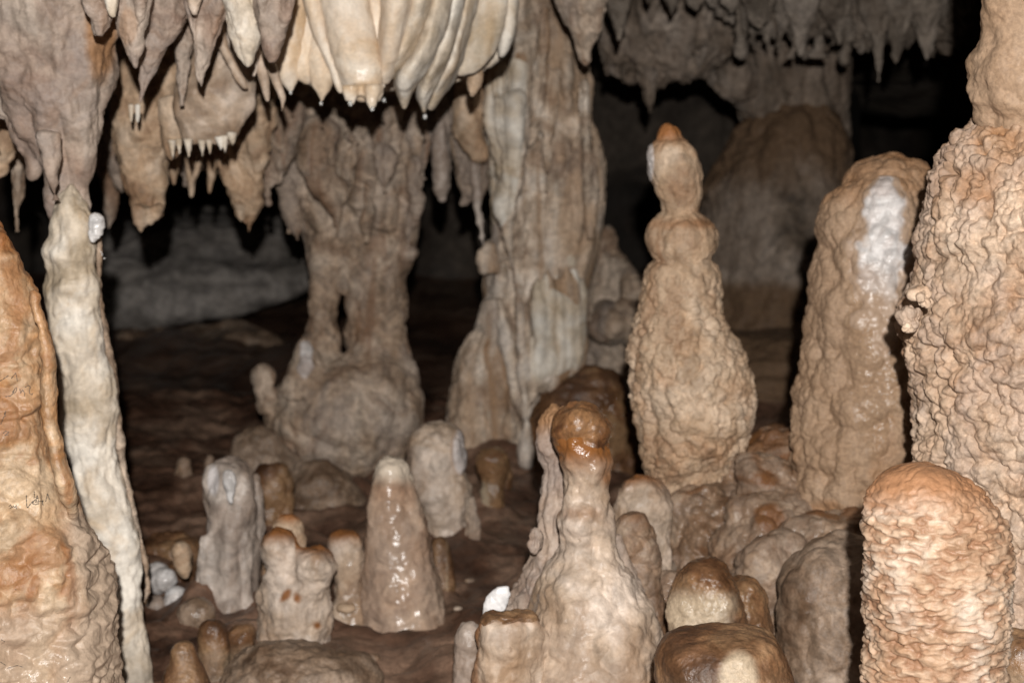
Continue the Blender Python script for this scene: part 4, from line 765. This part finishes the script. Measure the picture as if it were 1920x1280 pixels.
# ================================================================== rear centre column
rc = thing('limestone_column', at(950, 870, 4.2), 'tall pale streaked column at rear centre with drapery at its foot', 'column', G_COL)
stk = lambda P, px, py: np.clip(0.55 * sm(1005, 1050, px + 50 * perlin(P * 6, 3)) * sm(0.0, 0.3, perlin(stretch(P, 5, 2.5), 9) + 0.2) + 0.5 * sm(940, 880, px + 30 * perlin(P * 8, 4)) * sm(380, 540, py), 0, 1)
RCROWS = [(-60, 930, 1075), (60, 915, 1085), (110, 900, 1098), (220, 898, 1110), (330, 912, 1128), (430, 916, 1124), (510, 912, 1112), (610, 900, 1094), (710, 880, 1070), (820, 870, 1020)]
ribs = [T(p, Y, 1.2, ns=16) for p, Y in (([(955, 180, 30), (958, 260, 28), (958, 330, 22), (955, 400, 14), (954, 440, 8), (958, 480, 6), (966, 520, 8), (976, 580, 10), (980, 640, 9), (982, 700, 9), (986, 760, 11), (988, 810, 12), (990, 870, 15)], 4.02),
        ([(935, 560, 5), (942, 600, 9), (952, 660, 10), (962, 710, 10), (972, 760, 8), (978, 790, 4)], 4.05), ([(1022, 10, 16), (1020, 80, 18), (1012, 180, 16), (1000, 250, 10), (992, 280, 4)], 4.04), ([(925, 120, 24), (930, 200, 26), (935, 260, 20), (940, 320, 10)], 4.05), ([(1035, 130, 12), (1030, 200, 14), (1028, 290, 12), (1024, 365, 4)], 4.05),
        ([(1090, 150, 12), (1100, 250, 14), (1105, 330, 16), (1108, 400, 14), (1106, 450, 6)], 4.12))]
ribs += [T([(x - 2, y0, 3), (x, y0 + 30, r * 0.8), (x + 5 * math.sin(x), (y0 + y1) / 2, r), (x, y1 - 40, r * 1.1), (x - 6, y1, r * 0.8), (x - 10, y1 + 18, 4)], 4.04 + 0.012 * i, 1.3, ns=16) for i, (x, y0, y1, r) in enumerate(((1008, 520, 735, 17), (1028, 500, 722, 16), (1046, 520, 728, 15), (1062, 492, 715, 15), (1078, 500, 700, 14), (1092, 520, 690, 11)))]
rcs = rock('shaft', [*drips(15, RCROWS, 4.25, 0.75, 60, 330, 43, (8, 18), (90, 230)), *drips(11, RCROWS, 4.25, 0.75, 330, 500, 44, (8, 15), (80, 170)), *ribs,
      R([(-60, 930, 1075), (0, 935, 1060), (60, 915, 1085), (110, 900, 1098), (160, 898, 1102), (220, 898, 1110), (280, 905, 1122), (330, 912, 1128), (380, 915, 1126), (430, 916, 1124), (470, 914, 1122), (510, 912, 1112), (560, 908, 1100), (610, 896, 1094), (660, 880, 1088), (710, 868, 1070), (760, 858, 1040), (820, 850, 1020), (880, 846, 1015)], 4.25, 0.75, hang=CEIL, foot=0.0, ns=40),
      R([(80, 1030, 1105), (200, 1040, 1116), (300, 1050, 1130), (380, 1050, 1132), (440, 1045, 1128), (480, 1060, 1112)], 4.28, 0.9),
      R([(560, 900, 950), (610, 884, 965), (660, 866, 975), (720, 850, 985), (780, 840, 985), (840, 840, 985), (890, 842, 985)], 4.18, 0.9, foot=0.0),
      R([(455, 908, 935), (470, 897, 945), (488, 893, 950), (510, 905, 945)], 4.15, 0.9)], M['streaky'], 4.2, rc,
     disp=lambda P: (1 - 0.75 * sm(0.66, 0.56, P[:, 2]) * sm(0.04, 0.08, P[:, 0])) * (d_flute(0.014, 17, 1.5, 271, 0.12)(P) * sm(0.35, 0.55, P[:, 2]) + (0.003 + 0.012 * sm(0.5, 0.35, P[:, 2])) * (dome(stretch(P, 1, 0.6), 0.055, 272) - 0.5) + 0.004 * (dome(P, 0.025, 276) - 0.45) + 0.012 * fbm(stretch(P, 9, 3), 3, 273)), tint=stk, q=2.4, smooth=2)
coat('pale_drapery', rcs, lambda P, px, py: np.clip(1.2 * sm(470, 620, py + 90 * perlin(P * 16, 35)) * sm(735, 690, py + 0.25 * (px - 1000)) * sm(988, 1002, px) * sm(1108, 1095, px) * (0.75 + 0.9 * perlin(stretch(P, 22, 4), 31)), 0, 1), M['white'], rc, up=0.0025)
coat('cream_streak', rcs, lambda P, px, py: np.clip(1.3 * sm(90, 130, py) * sm(480, 380, py) * sm(885, 915, px) * sm(1000, 960, px + 0.1 * (py - 200)) * (0.7 + 1.1 * perlin(stretch(P, 14, 3), 33)), 0, 1), M['white'], rc, up=0.003)
item('stalactite', 'brown spindle shaped stalactite hanging against the left of the rear centre column', 'stalactite', [R([(150, 850, 905), (200, 845, 902), (240, 850, 905), (275, 868, 908), (300, 885, 910)], 4.05, 0.9, hang=CEIL)], M['tan'], 4.0, 'stalactites between the rear columns', disp=d_soft(0.012, 12, 291))
item('stalactite', 'pale grey pointed stalactite left of the brown spindle', 'stalactite', [T([(815, 150, 30), (822, 240, 24), (828, 300, 20), (830, 345, 12), (831, 375, 4)], 4.1, hang=CEIL)], M['greywhite'], 4.1, 'stalactites between the rear columns', disp=d_flute(0.01, 22, 5, 292))
item('stalactite', 'brown ragged stalactite beneath the spindle beside the column', 'stalactite', [R([(180, 825, 905), (280, 845, 910), (320, 850, 915), (350, 858, 912), (370, 864, 900), (385, 864, 874)], 4.2, 0.7, hang=CEIL)], M['greytan'], 4.15, 'stalactites between the rear columns', disp=d_lumpy(0.012, 0.05, 293))
item('stalactite', 'long thin grey stalactite along the left side of the rear centre column', 'stalactite', [T([(890, 250, 14), (893, 340, 12), (897, 400, 9), (903, 440, 5), (905, 460, 2)], 4.1, hang=CEIL)], M['greywhite'], 4.1, 'stalactites between the rear columns', disp=d_soft(0.006, 18, 294))
item('flowstone_mound', 'dark brown flowstone mound at the right foot of the rear centre column', 'flowstone mound', [R([(688, 1090, 1120), (700, 1060, 1150), (730, 1020, 1170), (770, 1000, 1190), (820, 990, 1205), (900, 980, 1215)], 4.1, 0.9, foot=-0.02)], M['brown'], 4.0, disp=lambda P: d_lumpy(0.014, 0.08, 295)(P) + 0.008 * fbm(stretch(P, 8, 26), 3, 296), wet=lambda P, px, py: sm(-0.1, 0.3, perlin(P * 9, 3)))
item('boulder', 'dim tan rock pile in the gap right of the rear centre column', 'rock pile', [R([(430, 1110, 1150), (480, 1105, 1155), (515, 1100, 1190), (540, 1095, 1205), (600, 1090, 1215), (650, 1085, 1225), (740, 1080, 1240)], 4.9, 0.8, foot=0.0), B(1185, 535, 26, 4.7), B(1150, 600, 40, 4.7), B(1190, 615, 34, 4.7)], M['greytan'], 4.8, disp=d_lumpy(0.025, 0.09, 297))

# ================================================================== far right: big dim column and its mound
bc = thing('limestone_column', at(1460, 560, 5.4), 'huge dim column far back with a bulging brown lower half', 'column', G_COL)
rock('upper_pillar', [R([(40, 1345, 1600), (90, 1340, 1595), (140, 1342, 1590), (175, 1352, 1588), (200, 1378, 1588), (230, 1400, 1588), (270, 1410, 1588)], 5.45, 0.8, hang=CEIL, ns=40), B(1378, 145, 46, 5.25)], M['rear'], 5.4, bc, disp=lambda P: d_flute(0.02, 9, 2, 301, 0.15)(P) + 0.012 * (dome(P, 0.09, 302) - 0.4))
rock('lower_bulge', [R([(196, 1440, 1540), (215, 1422, 1568), (235, 1404, 1580), (262, 1378, 1586), (300, 1350, 1590), (350, 1328, 1592), (410, 1316, 1592), (470, 1314, 1592), (520, 1308, 1598), (580, 1294, 1624), (640, 1276, 1670), (720, 1255, 1740), (800, 1240, 1790)], 5.4, 0.85, foot=0.0, ns=40)], M['rear'], 5.4, bc, disp=lambda P: 0.016 * (dome(stretch(P, 1, 0.6), 0.07, 303) - 0.4) + 0.008 * (dome(stretch(P, 1, 0.6), 0.03, 302) - 0.4) + 0.022 * fbm(stretch(P, 6, 5), 4, 304), tint=lambda P, px, py: np.clip(0.85 * sm(460, 260, py + 90 * perlin(P * 6, 3)) + sm(480, 580, py), 0, 1))
item('flowstone_mound', 'terraced dark brown flowstone mound under the huge dim column', 'flowstone mound', [R([(625, 1370, 1600), (645, 1320, 1660), (690, 1270, 1740), (740, 1240, 1780), (800, 1225, 1810), (880, 1215, 1840)], 4.9, 0.6, foot=-0.02, ns=40)], M['rear'], 4.8, tint=ONE, disp=lambda P: 0.02 * np.abs(perlin(stretch(P, 3, 22), 305)) + 0.016 * fbm(P * 7, 4, 306))
item('rock_slab', 'smooth grey tilted rock slab along the back at left', 'rock slab', [R([(395, 60, 700, 0.5), (430, 90, 660, 0.3), (500, 110, 640, 0.1), (545, 120, 590, 0), (580, 130, 470, -0.05), (610, 140, 340, -0.1), (640, 150, 225, -0.15), (648, 150, 200, -0.15)], 6.3, 0.35, ns=48)], M['slab'], 6.0, disp=lambda P: 0.03 * fbm(stretch(P, 2.2, 5), 4, 311) + 0.006 * fbm(P * 14, 3, 312), q=3.0)
item('rock_slab', 'dim broken rock ledge on the dark floor under the grey slab', 'rock ledge', [R([(625, 230, 520), (650, 210, 560), (690, 200, 570)], 6.0, 0.5, foot=-0.1)], M['boulder'], 6.0, disp=lambda P: 0.05 * fbm(stretch(P, 4, 8), 4, 313))

# ================================================================== stalactites over the right rear
hm = thing('hanging_rock', at(1250, 60, 5.0), 'grey hanging ceiling rock above the gap beside the rear centre column', 'hanging rock')
rock('mass', [R([(20, 1100, 1420), (60, 1110, 1410), (100, 1120, 1380), (130, 1135, 1340), (150, 1160, 1290), (160, 1180, 1260)], 5.1, 0.55, hang=CEIL, ns=40), T([(1216, 120, 26), (1217, 170, 15), (1219, 200, 8), (1220, 216, 3)], 4.95), T([(1308, 90, 18), (1310, 130, 10), (1312, 155, 3)], 4.95), T([(1140, 90, 12), (1140, 130, 8), (1141, 150, 3)], 4.95), T([(1170, 120, 12), (1171, 158, 3)], 4.95)], M['rear'], 5.0, hm,
     disp=lambda P: d_flute(0.02, 14, 3, 321, 0.3)(P) + 0.012 * fbm(P * 14, 3, 322))
tite('tan stalactite with dark outline right of the rear centre column top', [(1082, -40, 54), (1085, 0, 50), (1088, 40, 36), (1093, 75, 22), (1096, 105, 12), (1097, 124, 3)], 3.75, 'greytan', a=0.008, seed=331, group=G_BACK)
tite('slim pointed stalactite just right of the dark outlined tan one', [(1160, -40, 34), (1160, 0, 26), (1161, 30, 16), (1161, 55, 9), (1161, 77, 3)], 4.1, 'greytan', a=0.006, seed=332, group=G_BACK)
rnd = random.Random(5)
backs = [(1216, 16, 7, 4.4, 'white tiny straw stalactite at the top edge, first of the dim row'), (1260, 32, 12, 4.4, 'small stalactite at the top edge right of the tiny white straw'), (1307, 18, 14, 4.5, 'stubby stalactite at the top edge above the hanging grey rock'),
         (1370, 30, 16, 4.5, 'short stalactite left of the broad tan tipped one in the dim row'), (1426, 56, 26, 4.5, 'broad tan tipped stalactite in front of the huge dim column'), (1458, 76, 13, 4.7, 'knobby thin stalactite between the broad tan tip and the long pale one'), (1500, 106, 26, 4.6, 'long pale stalactite in front of the huge dim column'),
         (1528, 80, 15, 4.7, 'short stalactite hanging right next to the long pale one'), (1572, 86, 24, 4.6, 'brown tipped stalactite at the right side of the huge dim column'), (1616, 103, 22, 4.7, 'stubby tan stalactite just left of the longest thin one'), (1648, 158, 22, 4.6, 'longest thin stalactite of the dim row with a grey flared tip'),
         (1680, 120, 26, 4.6, 'pale sharp stalactite right of the longest thin one'), (1738, 116, 32, 4.6, 'wide cone stalactite with tan tip over the black gap'), (1795, 97, 18, 4.7, 'last faint stalactite of the dim row by the knobby column')]
for i, (x, yt, r, Y, lb_) in enumerate(backs):
    s = rnd.uniform(-6, 6)
    tite(lb_, [(x - s, -30, r * 1.4), (x - s * 0.7, yt * 0.2, r * 1.15), (x - s * 0.4, yt * 0.5, r * 0.66), (x - s * 0.2, yt * 0.8, r * 0.36), (x, yt - 3, r * 0.18), (x, yt, 2)], Y, 'greytan', a=0.008, seed=340 + i, group=G_BACK)
rw = thing('hanging_rock', at(1580, 0, 4.9), 'ragged grey ceiling rock carrying the dim row of stalactites', 'hanging rock')
rock('mass', [R([(-60, 1280, 1850), (0, 1300, 1830), (25, 1340, 1815), (50, 1380, 1800), (68, 1440, 1790), (78, 1500, 1760)], 4.75, 0.22, hang=CEIL, ns=40)] + [T([(x, -10, 20), (x, 40, 13), (x + 3, 70, 9), (x + rnd.uniform(-6, 6), 85 + rnd.uniform(0, 35), 3)], 4.66 + rnd.uniform(-0.05, 0.08)) for x in range(1390, 1800, 24)], M['ceil'], 4.8, rw,
     disp=lambda P: d_flute(0.03, 12, 4, 361, 0.3)(P) + 0.014 * fbm(P * 16, 3, 362))

# ================================================================== the floor, risen round every foot, and loose stones on it
sheet('floor', floor_z, grade(-4.5, -1.4, 1.4, 4.5, 30, 260), grade(-2.2, 2.4, 5.0, 14, 50, 260), M['mud'])
for x, y, r, m, lb_ in ((858, 1142, 9, 'cream', 'small pale pebble on the mud left of the broken stump'), (648, 1142, 16, 'tan', 'small tan stone at the foot of the pinkish cone on its left'), (880, 1090, 10, 'nodular', 'small brown stone on the mud behind the stump'), (930, 1050, 12, 'boulder', 'small grey stone on the mud left of the double stalagmite'), (700, 1235, 12, 'nodular', 'small brown stone on the mud below the pinkish cone')):
    d = ray(x, y); t = (0.0 - CAM[2]) / d[2]
    for _ in range(6):
        p = CAM + d * t; t += (floor_z(np.array([p[0]]), np.array([p[1]]))[0] - p[2]) / d[2]
    p = CAM + d * t
    item('pebble', lb_, 'stone', [B(x, y - r * 0.2, r, p[1], 1.2, 1, 0.65)], M[m], p[1], 'loose stones on the muddy floor', disp=d_soft(0.003, 30, x), q=2.2)
print('VERTS', NV[0])
